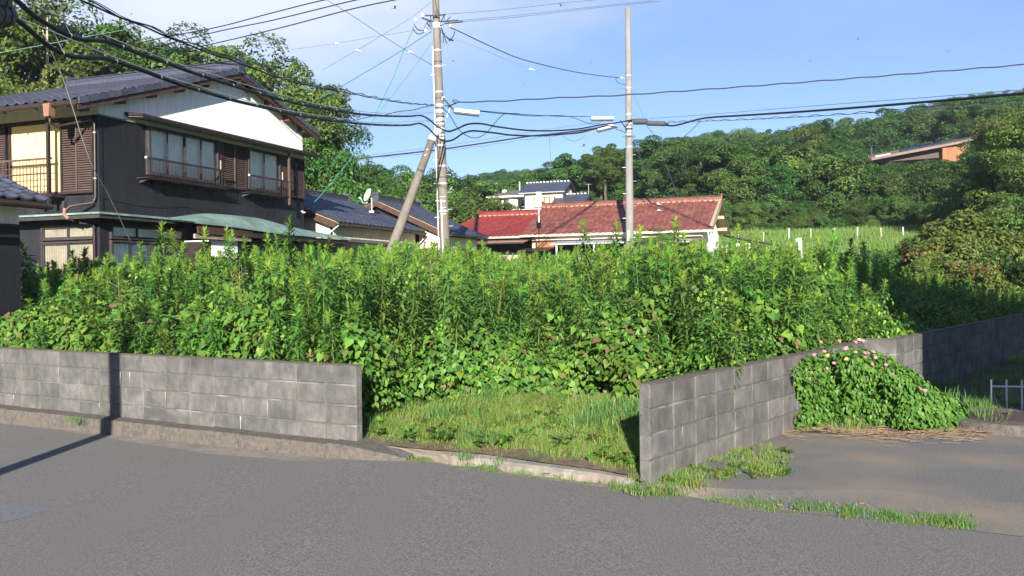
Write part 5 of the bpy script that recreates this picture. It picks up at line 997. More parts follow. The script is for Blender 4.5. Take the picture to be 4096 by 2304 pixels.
# ---- where the weeds stand
def pix(p):
    v = A_(p, float)-CP; dpt = v@fwd; return 2048+FP*(v@cr)/dpt, 1152-FP*(v@cu)/dpt
def loc(o, X, Y): d = A_((X, Y))-A_(o); return d@ex_, d@ey_
def inlot(X, Y):
    if Y > 29.5: return False
    u, v = loc(H0, X, Y)
    if u < .35 and v > -.4: return False              # the house
    if u < 1.6 and 1.6 < v < 9.2 : return False         # its entrance wing
    if u < .9 and v > 9: return False
    us, vs_ = loc(SO, X, Y)
    if us < .3 and -1.9 < vs_ < .3: return False
    return Y > yfront(X)+.12
def border(X, Y):  # metres behind the street front of the tall weeds
    f = yfront(X)
    if -1.75 < X < 1.9:
        f = max(f, float(np.interp(X, [-1.75, -1.35, -.9, .6, 1.2, 1.6, 1.9], [9.1, 10.3, 10.7, 10.9, 10.4, 9.5, 8.8])))
    return Y-f
pts = []
n_try = 30000
XY = np.c_[rng.uniform(-17, 20, n_try), rng.uniform(8, 29.5, n_try)]
cell = {}
def far_enough(X, Y, d):
    i, j = int(X/d), int(Y/d)
    for a in (-1, 0, 1):
        for b in (-1, 0, 1):
            for q in cell.get((i+a, j+b), ()):
                if (q[0]-X)**2+(q[1]-Y)**2 < d*d: return False
    cell.setdefault((i, j), []).append((X, Y)); return True
from mathutils import noise as mnoise
for X, Y in XY:
    if not (abs(X) < .60*Y+.4) or not inlot(X, Y): continue
    b = border(X, Y)
    x0_, _ = pix((X, Y, 1.))
    if b < .12: continue
    if b < 1.1 and rng.random() < (.0 if 1450 < x0_ < 2650 else .2): continue
    if not far_enough(X, Y, .31 if Y < 17 else .28): continue
    x_, _ = pix((X, Y, 2.))
    h = 1.68+.5*mnoise.noise(Vector((X*.38, Y*.38, 1.3)))+.22*mnoise.noise(Vector((X*1.1, Y*1.1, 5.3)))+rng.normal(0, .11)
    h += .34*np.clip((Y-12)/14, 0, 1)
    h *= float(np.interp(b, [.12, .8, 1.8], [.66, .86, 1.]))
    if rng.random() < .05: h += rng.uniform(.1, .35)
    if x_ < 330: h *= float(np.interp(x_, [-300, 0, 90, 140, 330], [.3, .42, .6, .9, 1.]))
    if x_ > 3230 and Y < 17: h *= float(np.interp(x_, [3230, 3420, 3560, 4000], [1, .9, .62, .55]))
    if x_ > 3650: h *= .62
    # open view on the houses in the middle
    lim = float(np.interp(x_, [0, 130, 300, 700, 1100, 1300, 1500, 1900, 2000, 2150, 2350, 2500, 3000, 3300, 3700, 4096], [1240, 1060, 1045, 1020, 990, 985, 985, 985, 1040, 1045, 1010, 985, 1000, 1030, 1110, 1180]))-rng.uniform(-60, 30)
    g = lotz(X, Y); zmax = at(x_, lim, Y)[2]
    h = min(h, zmax-g)
    if h < .45: continue
    pts.append((X, Y, g, h, 0))
# single tall spikes of the photograph: top pixel, distance
for x, y, Y in ((228, 962, 15), (160, 1035, 14.5), (630, 905, 17), (755, 925, 17.5), (800, 925, 18), (850, 930, 18), (1148, 878, 18.5), (720, 985, 16), (560, 985, 16), (930, 925, 22), (985, 960, 15), (300, 1000, 17), (335, 1010, 17.5), (1065, 945, 22), (1110, 940, 23),
                (2398, 890, 14), (2420, 900, 14.5), (2470, 915, 14), (2510, 950, 15), (2735, 885, 16), (2760, 940, 15), (2680, 940, 17), (2870, 905, 17), (2285, 1000, 16), (2335, 1015, 18), (2620, 985, 15), (2720, 960, 17), (1918, 975, 19), (1960, 1005, 18), (3312, 930, 15), (3255, 960, 15.5), (3400, 965, 17), (3110, 975, 17), (3020, 960, 18), (2950, 1010, 16), (3450, 975, 20), (3500, 980, 21), (3550, 1000, 21), (3005, 955, 21), (1400, 1085, 12.6), (1560, 1110, 12.4), (1665, 1120, 12.2), (1860, 1130, 12.3), (1480, 1150, 11.9), (2180, 1070, 13), (2050, 1080, 13), (2560, 1010, 13.5), (2450, 1030, 12.8), (3080, 1060, 13.2), (3180, 1050, 13.5), (1010, 1040, 12.6), (385, 1080, 14), (470, 1090, 14.2), (1290, 1060, 14)):
    p = at(x, y, Y); g = lotz(p[0], Y); pts.append((p[0], Y, g, p[2]-g, 1))
pts = [p for p in pts if p[3] > .4]
def score(p):
    b = border(p[0], p[1]); return p[3]/p[1]*(1.6 if p[4] else 1.)*(1.15 if b < 2.5 else .8)
inview = [p for p in pts if abs(p[0]) < .575*p[1]]
order = sorted(range(len(pts)), key=lambda i: -score(pts[i])*(1 if abs(pts[i][0]) < .575*pts[i][1] else .01))
ind = set(order[:292]); SP = []; 
lab_sp = {}
tall_lab = 'tall goldenrod spike topping the weeds'
lab = 'leafy green goldenrod stem in the dense weeds'
for i in order[:292]:
    X, Y, g, h, f = pts[i]; k = int(rng.integers(0, 6)); s = h/GH[k]
    R = bpy.data.objects.new('goldenrod', None); S.collection.objects.link(R); R.location = (X, Y, g); R.rotation_euler = (rng.normal(0, .08), rng.normal(0, .08), rng.uniform(0, 6.28)); sx = lerp(s, 1.0, .6)*(1.18 if f else 1.05)*(1.15 if Y < 13 else 1); R.scale = (sx, sx, s)
    px_ = pix((X, Y, 1.5))[0]; wh_ = 'at the left end by the shed' if px_ < 420 else 'behind the long left block wall' if px_ < 1440 else 'in the opening between the two walls' if px_ < 2300 else 'in front of the pale pole' if px_ < 2750 else 'behind the right block wall' if px_ < 3300 else 'at the right end behind the pink flowers'
    R['label'] = (tall_lab if f else lab)+' '+wh_; R['category'] = 'weed'; R['group'] = ('tall goldenrod spikes ' if f else 'goldenrod stems ')+wh_
    for nm, me in (('leaves', GR[k][0]), ('stem', GR[k][1])): o = bpy.data.objects.new(nm, me); link(o, R)
rest = [pts[i] for i in order[292:]]
K = rng.integers(0, 6, len(rest))
scatter('weeds', [(p[0], p[1], p[2]) for p in rest], eul(len(rest), .09), [p[3]/GH[k] for p, k in zip(rest, K)], K, [g[2] for g in GR], kind='stuff', label='mass of green goldenrod filling the empty lot', category='weeds')
# ---- vines and broad leaves on the street side of the weeds
VP = []
for _ in range(5200):
    X = rng.uniform(-11, 9.5); b = abs(rng.normal(0, 1.0))+.05
    if -1.75 < X < 1.9: f = float(np.interp(X, [-1.75, -1.35, -.9, .6, 1.2, 1.6, 1.9], [9.1, 10.3, 10.7, 10.9, 10.4, 9.5, 8.8]))-.15
    else: f = yfront(X)+.2
    Y = f+b
    if b > 2.6 or (X > 1.0 and ((X-RW0[0])*RWo[0]+(Y-RW0[1])*RWo[1]) < .36 and X < 4.9) or (X > 4.6 and ((X-JC[0])*-.783+(Y-JC[1])*.622) < .36) or (X < -1.4 and Y-lwline(X, -.1) < .38) or not inlot(X, Y) or abs(X) > .6*Y: continue
    x_, _ = pix((X, Y, 1)); 
    hv = float(np.interp(x_, [-300, 0, 150, 400, 900, 1450, 1650, 2500, 2900, 3300, 3500, 3660, 4000], [.62, .75, .95, 1.1, 1.02, .9, .62, .72, 1.0, 1.08, .92, .75, .8]))+.6*mnoise.noise(Vector((X*.8, Y*.8, 4)))
    top = hv*float(np.interp(b, [0, .35, 1.0, 2.4], [.62, .92, 1.06, 1.15]))
    z = top*(1-abs(rng.normal(0, .28)) if rng.random() < .75 else rng.random()); g = lotz(X, Y); z = max(z, .12)
    kk = int(rng.choice([0, 1, 2, 3, 4, 5], p=[.26, .24, .2, .12, .1, .08])) if mnoise.noise(Vector((X*.7, Y*.7, 9))) > -.12 else int(rng.choice([3, 4, 5]))
    
    if 1480 < x_ < 2480 and rng.random() < .5: continue
    VP.append((X, Y, g+z-.06, kk))
for p in pts:
    if border(p[0], p[1]) > .9 and rng.random() < .17 and mnoise.noise(Vector((p[0]*.5, p[1]*.5, 11))) > -.2:
        for q in range(int(rng.integers(1, 4))): VP.append((p[0]+rng.normal(0, .12), p[1]+rng.normal(0, .12), p[2]+p[3]*rng.uniform(.55, .9), int(rng.choice([3, 4, 5, 5, 0]))))
n = len(VP); R_ = np.c_[rng.normal(0, .25, n), rng.normal(0, .25, n), rng.normal(0, .8, n)]
scatter('vine_leaves', [p[:3] for p in VP], R_, rng.uniform(.7, 1.2, n), [p[3] for p in VP], VC, kind='stuff', label='broad leaved vines climbing over the front of the weeds', category='vines')
# dry stalks near the wall
for x, y0_, y1_, Y, c in ((1243, 1445, 1300, 10.2, 0), (1268, 1450, 1340, 10.3, 0), (1190, 1430, 1330, 10.5, 0), (1295, 1445, 1400, 10, 0), (2138, 1570, 1410, 11.2, 0), (1205, 1450, 1350, 10.0, 0), (950, 1430, 1330, 10.3, 0), (1010, 1435, 1300, 10.6, 0), (1485, 1560, 1450, 10.9, 0), (1635, 1560, 1470, 11.3, 0)):
    a = at(x, y0_+60, Y); b = at(x+rng.uniform(-12, 12), y1_, Y); T = thing('dry_stalk', 'thin dry brown stalk among the lower vines', 'dry stalk', tuple(a), group='dry stalks among the vines', mesh=MB().tube([(0, 0, 0), tuple((b-a)*.5+A_((.015, 0, 0))), tuple(b-a)], [.009, .007, .003], 5).mesh('dry_stalk', M_dead))
for k_ in range(26):
    x = rng.uniform(250, 3300); Y = rng.uniform(12.2, 15.5); yt = rng.uniform(1010, 1180); b = at(x, yt, Y)
    if not inlot(b[0], Y): continue
    a = A_((b[0]+rng.normal(0, .15), Y+.1, lotz(b[0], Y))); T = thing('dead_weed', 'bare brown dead weed stem standing in the green weeds', 'dead weed', tuple(a), group='dead weed stems'); v = b-a
    mb = MB().tube([v*0, v*.5+A_((.02, 0, 0)), v], [.007, .005, .002], 5)
    for q in range(5): t = rng.uniform(.5, .95); e = v*t; mb.tube([e, e+A_((rng.normal(0, .09), rng.normal(0, .05), .09))], .0025, 4)
    put('stem', mb, M_dead, T)
# ---- grass in the opening
GPt = []; GI = []; GS = []
for _ in range(5200):
    X = rng.uniform(-1.62, 1.75); f = yfront(X); Y = rng.uniform(f+.08, 12.2)
    if Y < yfront(X)+.06: continue
    d = Y-f; 
    if border(X, Y) > .5: continue
    if X > RW0[0] and X > RW0[0]+(Y-RW0[1])*RWd[0]/RWd[1]-.13: continue
    if rng.random() > np.clip(d*2.6-.15, 0, 1)*(.45 if mnoise.noise(Vector((X*2.6, Y*2.6, 7))) < -.2 else 1): continue
    nn = mnoise.noise(Vector((X*1.4, Y*1.4, 2)))
    kk = 3 if d < .35 else (0 if nn < -.05 else (1 if nn < .2 else (2 if rng.random() < .6 else 1)))
    GPt.append((X, Y, lotz(X, Y)-.01)); GI.append(kk); GS.append(rng.uniform(.6, 1.1)*float(np.interp(d, [0, .5, 1.5], [.5, .8, 1.15])))
n = len(GPt); scatter('grass', GPt, eul(n, .12), GS, GI, TG, kind='stuff', label='grass growing in the opening between the walls', category='grass')
# low leafy herbs in the opening, on the driveway edge, tufts along the verge
HPt = []; HI = []; HS = []
for _ in range(130):
    X = rng.uniform(-1.5, 1.1); Y = yfront(X)+rng.uniform(.2, 2.6)
    if X > RW0[0]-.1+(Y-RW0[1])*.77: continue
    if mnoise.noise(Vector((X*1.9, Y*1.9, 6))) < .02: continue
    HPt.append((X, Y, lotz(X, Y)+.03)); HI.append(int(rng.integers(0, 3))); HS.append(rng.uniform(.8, 1.6))
for x, y in ((1635, 1745), (1625, 1730), (1500, 1700), (1505, 1735), (1750, 1755), (1780, 1760), (1840, 1725)): p = onz(x, y, .09); HPt.append(tuple(p)); HI.append(0); HS.append(1.2)
for _ in range(230):
    x, y = rng.uniform(2640, 3150), rng.uniform(1800, 1960)
    c = float(np.interp(x, [2640, 2750, 2900, 3050, 3150], [1925, 1905, 1860, 1850, 1850])); w = float(np.interp(x, [2640, 2750, 2950, 3150], [20, 45, 60, 60]))
    if abs(y-c-10) > w or mnoise.noise(Vector((x*.02, y*.035, 3))) < -.02: continue
    p = onz(x, y, .0); HPt.append(tuple(p)); HI.append(int(rng.integers(0, 3))); HS.append(rng.uniform(.3, .75))
n = len(HPt); scatter('low_herbs', HPt, eul(n, .15), HS, HI, RS, kind='stuff', label='low broad leaved weeds on the bare ground and driveway edge', category='low weeds')
VPt = []; VI = []; VS = []
line = [(1640, 1842), (1700, 1838), (1905, 1870), (2157, 1898), (2409, 1930), (2540, 1948), (2640, 1960), (2760, 1975), (2950, 2010), (3183, 2038), (3450, 2060), (3618, 2078), (3850, 2105)]
for _ in range(900):
    x = rng.uniform(1620, 3880); y = float(np.interp(x, [q[0] for q in line], [q[1] for q in line])); dens_ = .8*(mnoise.noise(Vector((x*.018, 7, 1))) > -.12) if x > 2560 else .22+.5*(mnoise.noise(Vector((x*.012, 0, 1))) > .1)
    if rng.random() > dens_ or mnoise.noise(Vector((x*.01, 3, 1))) < -.38: continue
    y += rng.normal(0, 9 if x > 2560 else 11); p = onroad(x, y); p[2] += .005; VPt.append(tuple(p)); VI.append(int(rng.choice([3, 4, 4, 3]))); VS.append(rng.uniform(.2, .6))
for _ in range(46):
    p = onz(rng.uniform(2530, 2700), rng.uniform(1925, 1975), -.04); VPt.append(tuple(p)); VI.append(int(rng.choice([0, 3, 4]))); VS.append(rng.uniform(.4, .9))
for x, y in ((295, 1688), (300, 1690), (290, 1690), (2130, 1985-150), (1850, 1830), (1870, 1835), (1990, 1845)): p = onz(x, y, .0); VPt.append(tuple(p)); VI.append(4); VS.append(.8)
for _ in range(260):
    x, y = rng.uniform(2650, 3150), rng.uniform(1790, 1960); c = float(np.interp(x, [2640, 2750, 2900, 3050, 3150], [1925, 1905, 1860, 1850, 1850]))
    if abs(y-c) > 55 or mnoise.noise(Vector((x*.02, y*.035, 3))) < -.05: continue
    VPt.append(tuple(onz(x, y, .005))); VI.append(int(rng.choice([0, 3]))); VS.append(rng.uniform(.4, .8))
for _ in range(320):   # foot of the right wall, around the bush and the dark corner
    t = rng.uniform(0, 1); x = lerp(3150, 4000, t); y = rng.uniform(1600, 1725)
    if x < 3900 and rng.random() < .6: continue
    VPt.append(tuple(onz(x, y, 0))); VI.append(int(rng.choice([1, 2, 0]))); VS.append(rng.uniform(.5, 1.))
for _ in range(700):
    X = rng.uniform(5, 14); Y = rng.uniform(10.2, 22)
    if Y < 10.6+(X-5)*.2 or Y > JC[1]+(X-JC[0])*1.259-.15: continue
    VPt.append((X, Y, 0)); VI.append(int(rng.choice([0, 1, 2]))); VS.append(rng.uniform(.6, 1.1))
n = len(VPt); scatter('verge_grass', VPt, eul(n, .15), VS, VI, TG, kind='stuff', label='thin grass tufts along the road edge and the yard', category='grass')
# ---- straw litter below the flowering bush and leaf litter in the gutter
r = np.random.default_rng(5); V = []; F = []
def stick(p, L, w, a, m=0, zt=.0):
    d = A_((cos(a), sin(a), zt)); s = A_((-sin(a), cos(a), 0))*w; k = len(V); V.extend([p-d*L/2-s, p-d*L/2+s, p+d*L/2+s, p+d*L/2-s, p+A_((0, 0, w*1.5))-d*L/2, p+A_((0, 0, w*1.5))+d*L/2]); F.extend([(k, k+4, k+5, k+3), (k+1, k+2, k+5, k+4)])
for _ in range(1000):
    x = r.uniform(3110, 3960); y = float(np.interp(x, [3110, 3300, 3600, 3960], [1715, 1705, 1725, 1722]))+r.normal(0, 19)
    if x < 3330: y -= abs(r.normal(0, 14))
    p = onz(x, y, .012+abs(r.normal(0, .014))); stick(p, r.uniform(.04, .17), r.uniform(.001, .0026), r.uniform(-.7, .7)+(pi if r.random() < .5 else 0), zt=r.uniform(-.12, .12))
ob('straw_litter', npmesh('straw_litter', V, F, M_straw), kind='stuff', label='dry brown straw lying below the flowering bush', category='straw')
V = []; F = []
for cx_, cy_, n_, sx, sy in ((1130, 1798, 40, 45, 5), (1870, 1850, 24, 60, 7), (1985, 1858, 10, 12, 4), (2700, 1955, 26, 80, 12), (3000, 1850, 24, 70, 14), (2200, 1905, 16, 90, 8), (3250, 2040, 20, 160, 8), (1530, 1690, 20, 60, 12), (2380, 1890, 24, 60, 5)):
    for _ in range(n_): p = onroad(cx_+r.normal()*sx, cy_+r.normal()*sy); p[2] += .03 if cx_ != 1530 else .12; stick(p, r.uniform(.012, .045), r.uniform(.002, .006), r.uniform(0, 6.3), zt=r.uniform(-.2, .2))
ob('leaf_litter', npmesh('leaf_litter', V, F, mat('red_brown_litter', (.22, .10, .055), (.2, .14, .08), 12, .9, isl=.4)), kind='stuff', label='reddish dry leaves caught along the kerb', category='leaf litter')
V = []; F = []
for _ in range(800):
    Y = 4.9+4.6*r.random()**1.3; X = r.uniform(-.6, .6)*Y
    if Y > np.interp(X, [q[0] for q in ED], [q[1] for q in ED]): continue
    p = A_((X, Y, zroad(X)+.006)); s = r.uniform(.001, .0032); k = len(V); a = r.uniform(0, 6.3)
    V += [p+A_((cos(a+q)*s*r.uniform(.6, 1.3), sin(a+q)*s*r.uniform(.6, 1.3), 0)) for q in (0, 1.6, 3.1, 4.7)]+[p+A_((0, 0, s*.8))]; F += [(k, k+1, k+4), (k+1, k+2, k+4), (k+2, k+3, k+4), (k+3, k, k+4)]
ob('road_grit', npmesh('road_grit', V, F, M_gravel), kind='stuff', label='scattered pale grit on the asphalt', category='grit')
# ---- flowering lantana bush
lb = onz(3430, 1690, 0); Lb = thing('lantana_bush', 'bushy lantana with pink flowers growing against the block wall', 'flowering bush', (lb[0], lb[1]+.25, 0)); o0 = A_((lb[0], lb[1]+.25, 0))
PP = []; 
def lz(x): return float(np.interp(x, [3190, 3240, 3330, 3430, 3480, 3560, 3640, 3700, 3780, 3850], [1500, 1420, 1400, 1395, 1405, 1440, 1500, 1560, 1580, 1660]))
def lb_(x): return float(np.interp(x, [3190, 3240, 3400, 3550, 3700, 3850], [1700, 1700, 1690, 1700, 1722, 1705]))
for _ in range(680):
    x = rng.uniform(3215, 3820); yb = lb_(x); yt = lz(x)+16; y = rng.uniform(yt, yb-8); base_ = onz(x, yb, 0); wq = (x-2048)/FP; tw_ = (wq*RW0[1]-RW0[0])/(RWd[0]-wq*RWd[1]); wz = RW0[1]+RWd[1]*tw_ if tw_ > 0 and x < 3480 else 11.3; dp_ = min(base_[1]+.05+.45*(yb-y)/260*rng.random(), wz-.1-.3*rng.random()); dp_ += .16*mnoise.noise(Vector((x*.012, y*.014, 2))); p = at(x, y, dp_); PP.append(p-o0)
for _ in range(170):
    x = rng.uniform(3380, 3700); yb = 1690; y = rng.uniform(lz(x)+30, yb-10); PP.append(at(x, y, onz(x, lb_(x), 0)[1]-.02-.22*rng.random())-o0)
n = len(PP); KI = rng.integers(0, 2, n)
V = []; F = []; 
vs2 = [A_([v.co[:] for v in m.vertices]) for m in LC]; fs2 = [A_([list(p.vertices) for p in m.polygons]) for m in LC]; k = 0
for p, ki in zip(PP, KI):
    a = rng.normal(0, .7); s = rng.uniform(.45, .75); Rz = A_([[cos(a), -sin(a), 0], [sin(a), cos(a), 0], [0, 0, 1]]); V.append(vs2[ki]@Rz.T*s*A_((1, .8, 1))+p); F.append(fs2[ki]+k); k += len(vs2[ki])
put_ = ob('foliage', npmesh('foliage', np.concatenate(V), np.concatenate(F), L_lant), Lb, kind='stuff')
mb = MB()
for _ in range(24): q = PP[int(rng.integers(0, n))]; mb.tube([(q[0]*.6, q[1]*.6, 0), q], .007, 5)
put('stems', mb, M_dead, Lb)
flm = []
for mm_ in (M_pink, M_peach):
    mb = MB()
    for k in range(11):
        a = k*2.4; rr = .019*math.sqrt(k/10); c_ = A_((rr*cos(a), rr*sin(a)*.8, .012-.4*rr)); mb.tube([c_-A_((0, 0, .006)), c_+A_((0, 0, .003))], [.003, .0075], 5)
    flm.append(mb.mesh('flower_head', [mm_]))
for i, (x, y) in enumerate(((3385, 1395), (3258, 1420), (3296, 1406), (3312, 1422), (3282, 1450), (3336, 1453), (3305, 1476), (3247, 1491), (3252, 1500), (3240, 1516), (3459, 1412), (3472, 1413), (3459, 1430), (3449, 1441), (3438, 1446), (3503, 1431), (3488, 1457), (3500, 1492), (3436, 1360), (3452, 1364), (3357, 1366), (3422, 1369), (3283, 1369), (3386, 1437), (3422, 1409), (3392, 1481), (3545, 1460), (3570, 1495), (3530, 1476), (3680, 1555), (3700, 1562), (3493, 1408), (3404, 1465), (3415, 1475))):
    b_ = onz(x, lb_(min(max(x, 3215), 3800)), 0); wq = (x-2048)/FP; tw_ = (wq*RW0[1]-RW0[0])/(RWd[0]-wq*RWd[1]); p = at(x, y, min(b_[1]-.22, (RW0[1]+RWd[1]*tw_-.58) if x < 3480 else 99))-o0; o = bpy.data.objects.new('flower_head', flm[1] if i % 5 == 3 else flm[0]); link(o, Lb); o.location = tuple(p); o.rotation_euler = (.9, rng.normal(0, .3), rng.normal(0, .5)); s = .9 if i else 1.2; o.scale = (s, s, s)
# mound of dark stone beside the wall
p = onz(3205, 1668, .03); T = thing('stone', 'small dark stone in the straw at the foot of the wall', 'stone', tuple(p), mesh=MB().tube([(-.07, 0, 0), (-.045, 0, .015), (.03, 0, .02), (.07, .01, 0)], [.015, .045, .04, .012], 8).mesh('stone', M_dgrey))
# ---- shrub against the red house and vegetation strip
# ================================================================ TREES
def crown(seed, ncl, nleaf, lsz, shape='round', clr=.32, mats=(L_t1,), flat=.7, inner=.12):
    """unit crown: radius 1, centre at 0; clumps of small leaf faces"""
    r = np.random.default_rng(seed); C = []
    while len(C) < ncl:
        q = r.normal(size=3); q /= np.linalg.norm(q); rr = r.uniform(inner, 1)**.45
        if shape == 'umbrella': q = A_((q[0], q[1], abs(q[2])*.45+.05)); 
        if shape == 'low': q[2] = abs(q[2])*.9-.1
        C.append(q*rr*(1-clr*.6)*(1+.22*sin(3.1*q[0]+seed)*cos(2.3*q[1]+seed)))
    C = A_(C); per = nleaf//ncl; V = np.zeros((ncl*per*4, 3)); k = 0; N_ = ncl*per
    ci = np.repeat(np.arange(ncl), per); d = r.normal(size=(N_, 3)); d /= np.linalg.norm(d, axis=1)[:, None]; d[:, 2] = np.where(r.random(N_) < .55, np.abs(d[:, 2]), d[:, 2])
    cs = clr*r.uniform(.55, 1.15, ncl)[ci]; P = C[ci]+d*(cs*r.uniform(.72, 1.05, N_))[:, None]*A_((1, 1, flat))
    nr = d*.5+C[ci]*.35+A_((0, 0, .45))+r.normal(size=(N_, 3))*.42; nr /= np.linalg.norm(nr, axis=1)[:, None]
    t = r.normal(size=(N_, 3)); t -= nr*(t*nr).sum(1)[:, None]; t /= np.linalg.norm(t, axis=1)[:, None]; b = np.cross(nr, t); s = (lsz*r.uniform(.55, 1.3, N_))[:, None]
    V[0::4] = P-t*s; V[1::4] = P+b*s*.42; V[2::4] = P+t*s; V[3::4] = P-b*s*.42
    F = np.arange(N_*4).reshape(-1, 4); mi = r.integers(0, len(mats), ncl)[ci]
    return npmesh('crown', V, F, list(mats), mi), C
def trunkmesh(seed, C, zc, H, R, r0, m, nb=7, lean=0.):
    """trunk from (0,0,0) to crown centre height zc (world units), limbs to clump centres"""
    r = random.Random(seed); mb = MB(); fork = zc-R*.55; fork = max(fork, H*.22); top = A_((lean, 0, fork)); 
    mb.tube([(0, 0, -.5), (0, 0, 0), (lean*.4+r.uniform(-.1, .1), 0, fork*.5), top], [r0*1.5, r0*1.15, r0*.9, r0*.75], 8)
    for i in range(nb):
        c = C[r.randrange(len(C))]; e = A_((c[0]*R, c[1]*R, zc+c[2]*R*.85)); m_ = lerp(top, e, .5)+A_((r.uniform(-.2, .2), r.uniform(-.2, .2), -.08*R)); mb.tube([top-A_((0, 0, .2)), m_, e], [r0*.55, r0*.32, r0*.1], 6)
    return mb.mesh('trunk', m, True)
CN = [crown(101+i, 46, 15000, .035, 'round', .30, (L_t1, L_t2) if i != 1 else (L_t2, L_t2, L_t3), flat=.65) for i in range(3)]   # near crowns, fine leaves
CO = crown(111, 50, 12000, .05, 'low', .3, (L_t3,), flat=.7)
CF = [crown(121+i, 24, 12000, .037, 'round', .30, (L_t1,), flat=.6, inner=.35) for i in range(3)]+[crown(131, 26, 11000, .04, 'round', .36, (L_t2, L_t1)), crown(132, 28, 11000, .04, 'low', .34, (L_t3, L_t1))]
CU = crown(141, 34, 9000, .035, 'umbrella', .22, (L_t2, L_t1), flat=.55)
def tree(name, label, X, Y, H, R, cm, group=None, kz=.85, r0=None, bark=M_bark, g=None, low=.0, seed=0, nb=7, cat='tree'):
    g = tz(X, Y) if g is None else g; T = thing(name, label, cat, (X, Y, g), 0, group); zc = H-R*kz*.92
    rz_a = random.Random(seed*7+1).uniform(0, 6.28); o = bpy.data.objects.new('crown', cm[0]); link(o, T); o.location = (0, 0, zc); o.scale = (R, R, R*kz); o.rotation_euler = (0, 0, rz_a)
    ca, sa = cos(rz_a), sin(rz_a); CC = [(c[0]*ca-c[1]*sa, c[0]*sa+c[1]*ca, c[2]*kz) for c in cm[1]]
    ob('trunk', trunkmesh(seed, CC, zc, H, R, r0 or H*.022, bark, nb), T); return T
# big trees behind the left house: crown top pixel, distance, radius
near = ((20, -50, 42, 3.4, 0, 'tall leafy tree at the far left edge behind the house roof'), (165, -60, 40, 3.2, 1, 'tall tree with a pale trunk behind the left end of the roof'), (330, 25, 43, 3.0, 0, 'tree with open branches behind the left part of the roof'), (430, 50, 44, 3.0, 2, 'slender tree behind the middle of the roof'), (560, 85, 46, 3.4, 1, 'tree with bright foliage above the middle of the roof'), (740, 120, 46, 3.2, 0, 'tree crown just left of the roof peak'), (900, 135, 47, 3.2, 2, 'tree crown right above the roof peak'), (1040, 160, 46, 3.3, 0, 'large tree crown right of the roof peak'), (1170, 230, 45, 3.0, 1, 'large drooping tree crown beyond the right slope of the roof'), (1255, 330, 44, 2.4, 2, 'tree at the outer right side of the big group behind the house'))
for k, (x, y, Y, R, ci, lb2) in enumerate(near):
    p = at(x, y, Y); g = tz(p[0], Y); H_ = p[2]-g; tree('broadleaf_tree', lb2, p[0], Y, H_, R*1.12, CN[ci], seed=k+1, kz=1.15, bark=M_barkl if k in (0, 1, 3) else M_bark, r0=.22, nb=12, group='big trees behind the left house')
low_ = ((60, 215, 47, 3.2, 0, 'lower dark crown at the left edge behind the roof'), (700, 215, 50, 3.4, 0, 'lower crown close behind the roof ridge'), (500, 200, 50, 3.2, 1, 'bright lower crown behind the roof ridge middle'), (1180, 330, 48, 3.0, 0, 'dark crown behind the right roof slope'), (1275, 440, 43, 2.3, 1, 'narrow crown beside the right end of the gable'), (1310, 575, 42, 2.4, 0, 'dark tree just right of the white gable'), (1225, 560, 44, 2.8, 0, 'dark tree behind the house corner'), (1405, 640, 50, 2.4, 2, 'round tree right of the house between the house and the brace'), (960, 260, 50, 3.0, 1, 'lower crown behind the right part of the roof'))
for k, (x, y, Y, R, ci, lb2) in enumerate(low_):
    p = at(x, y, Y); g = tz(p[0], Y); tree('broadleaf_tree', lb2, p[0], Y, p[2]-g, R*1.1, CN[ci], seed=k+31, kz=1.3, r0=.2, nb=8, group='big trees behind the left house')
# the middle tree line
mid = ((1480, 690, 66, 3.6, 0), (1570, 672, 70, 4.0, 1), (1660, 665, 72, 4.2, 2), (1740, 668, 74, 4.0, 0), (1530, 720, 60, 3.0, 2), (1820, 690, 78, 3.6, 0), (1985, 712, 84, 4.0, 1), (1620, 745, 60, 3.2, 1), (1700, 760, 60, 3.2, 0), (1840, 760, 70, 3.4, 2), (1750, 800, 60, 2.6, 0), (2060, 735, 92, 4, 0), (1940, 760, 76, 3, 1), (1450, 790, 56, 3, 0), (2150, 745, 110, 5, 2), (1360, 700, 56, 3, 0), (2250, 715, 130, 5.5, 0), (2330, 705, 130, 5, 2))
ML = ['behind the brace foot left', 'with a rounded top left of the braced pole', 'directly behind the brace top of the tree line', 'right behind the braced pole', 'low in front left of the brace', 'just right of the braced pole', 'left of the small chimney pipe', 'low crown left of the braced pole', 'low crown behind the braced pole', 'below the umbrella shaped tree', 'lowest crown beside the braced pole', 'behind the hipped roof house', 'in front of the hipped roof house left side', 'behind the satellite dish', 'above the cream house left', 'at the left end of the middle tree line', 'far small crown above the cream house roof', 'far crown right above the cream house gable']
for k, (x, y, Y, R, ci) in enumerate(mid):
    p = at(x, y, Y); g = tz(p[0], Y); tree('broadleaf_tree', 'green tree in the middle tree line, '+ML[k], p[0], Y, max(p[2]-g, 3), R, CF[ci] if Y > 90 else CN[ci], seed=k+60, kz=.95, group='trees of the middle tree line')
p = at(1893, 658, 80); g = tz(p[0], 80); tree('umbrella_tree', 'umbrella shaped pale tree with visible branches right of the braced pole', p[0], 80, p[2]-g, 3.9, CU, seed=88, kz=.75, bark=M_barkl, r0=.16, nb=14)
p = at(2050, 890, 52); g = tz(p[0], 52); tree('round_shrub', 'big rounded grey-green shrub behind the dark red roof', at(1905, 790, 52)[0], 52, at(1905, 785, 52)[2]-g, 2.7, CO, seed=90, kz=.8, r0=.1, cat='shrub')
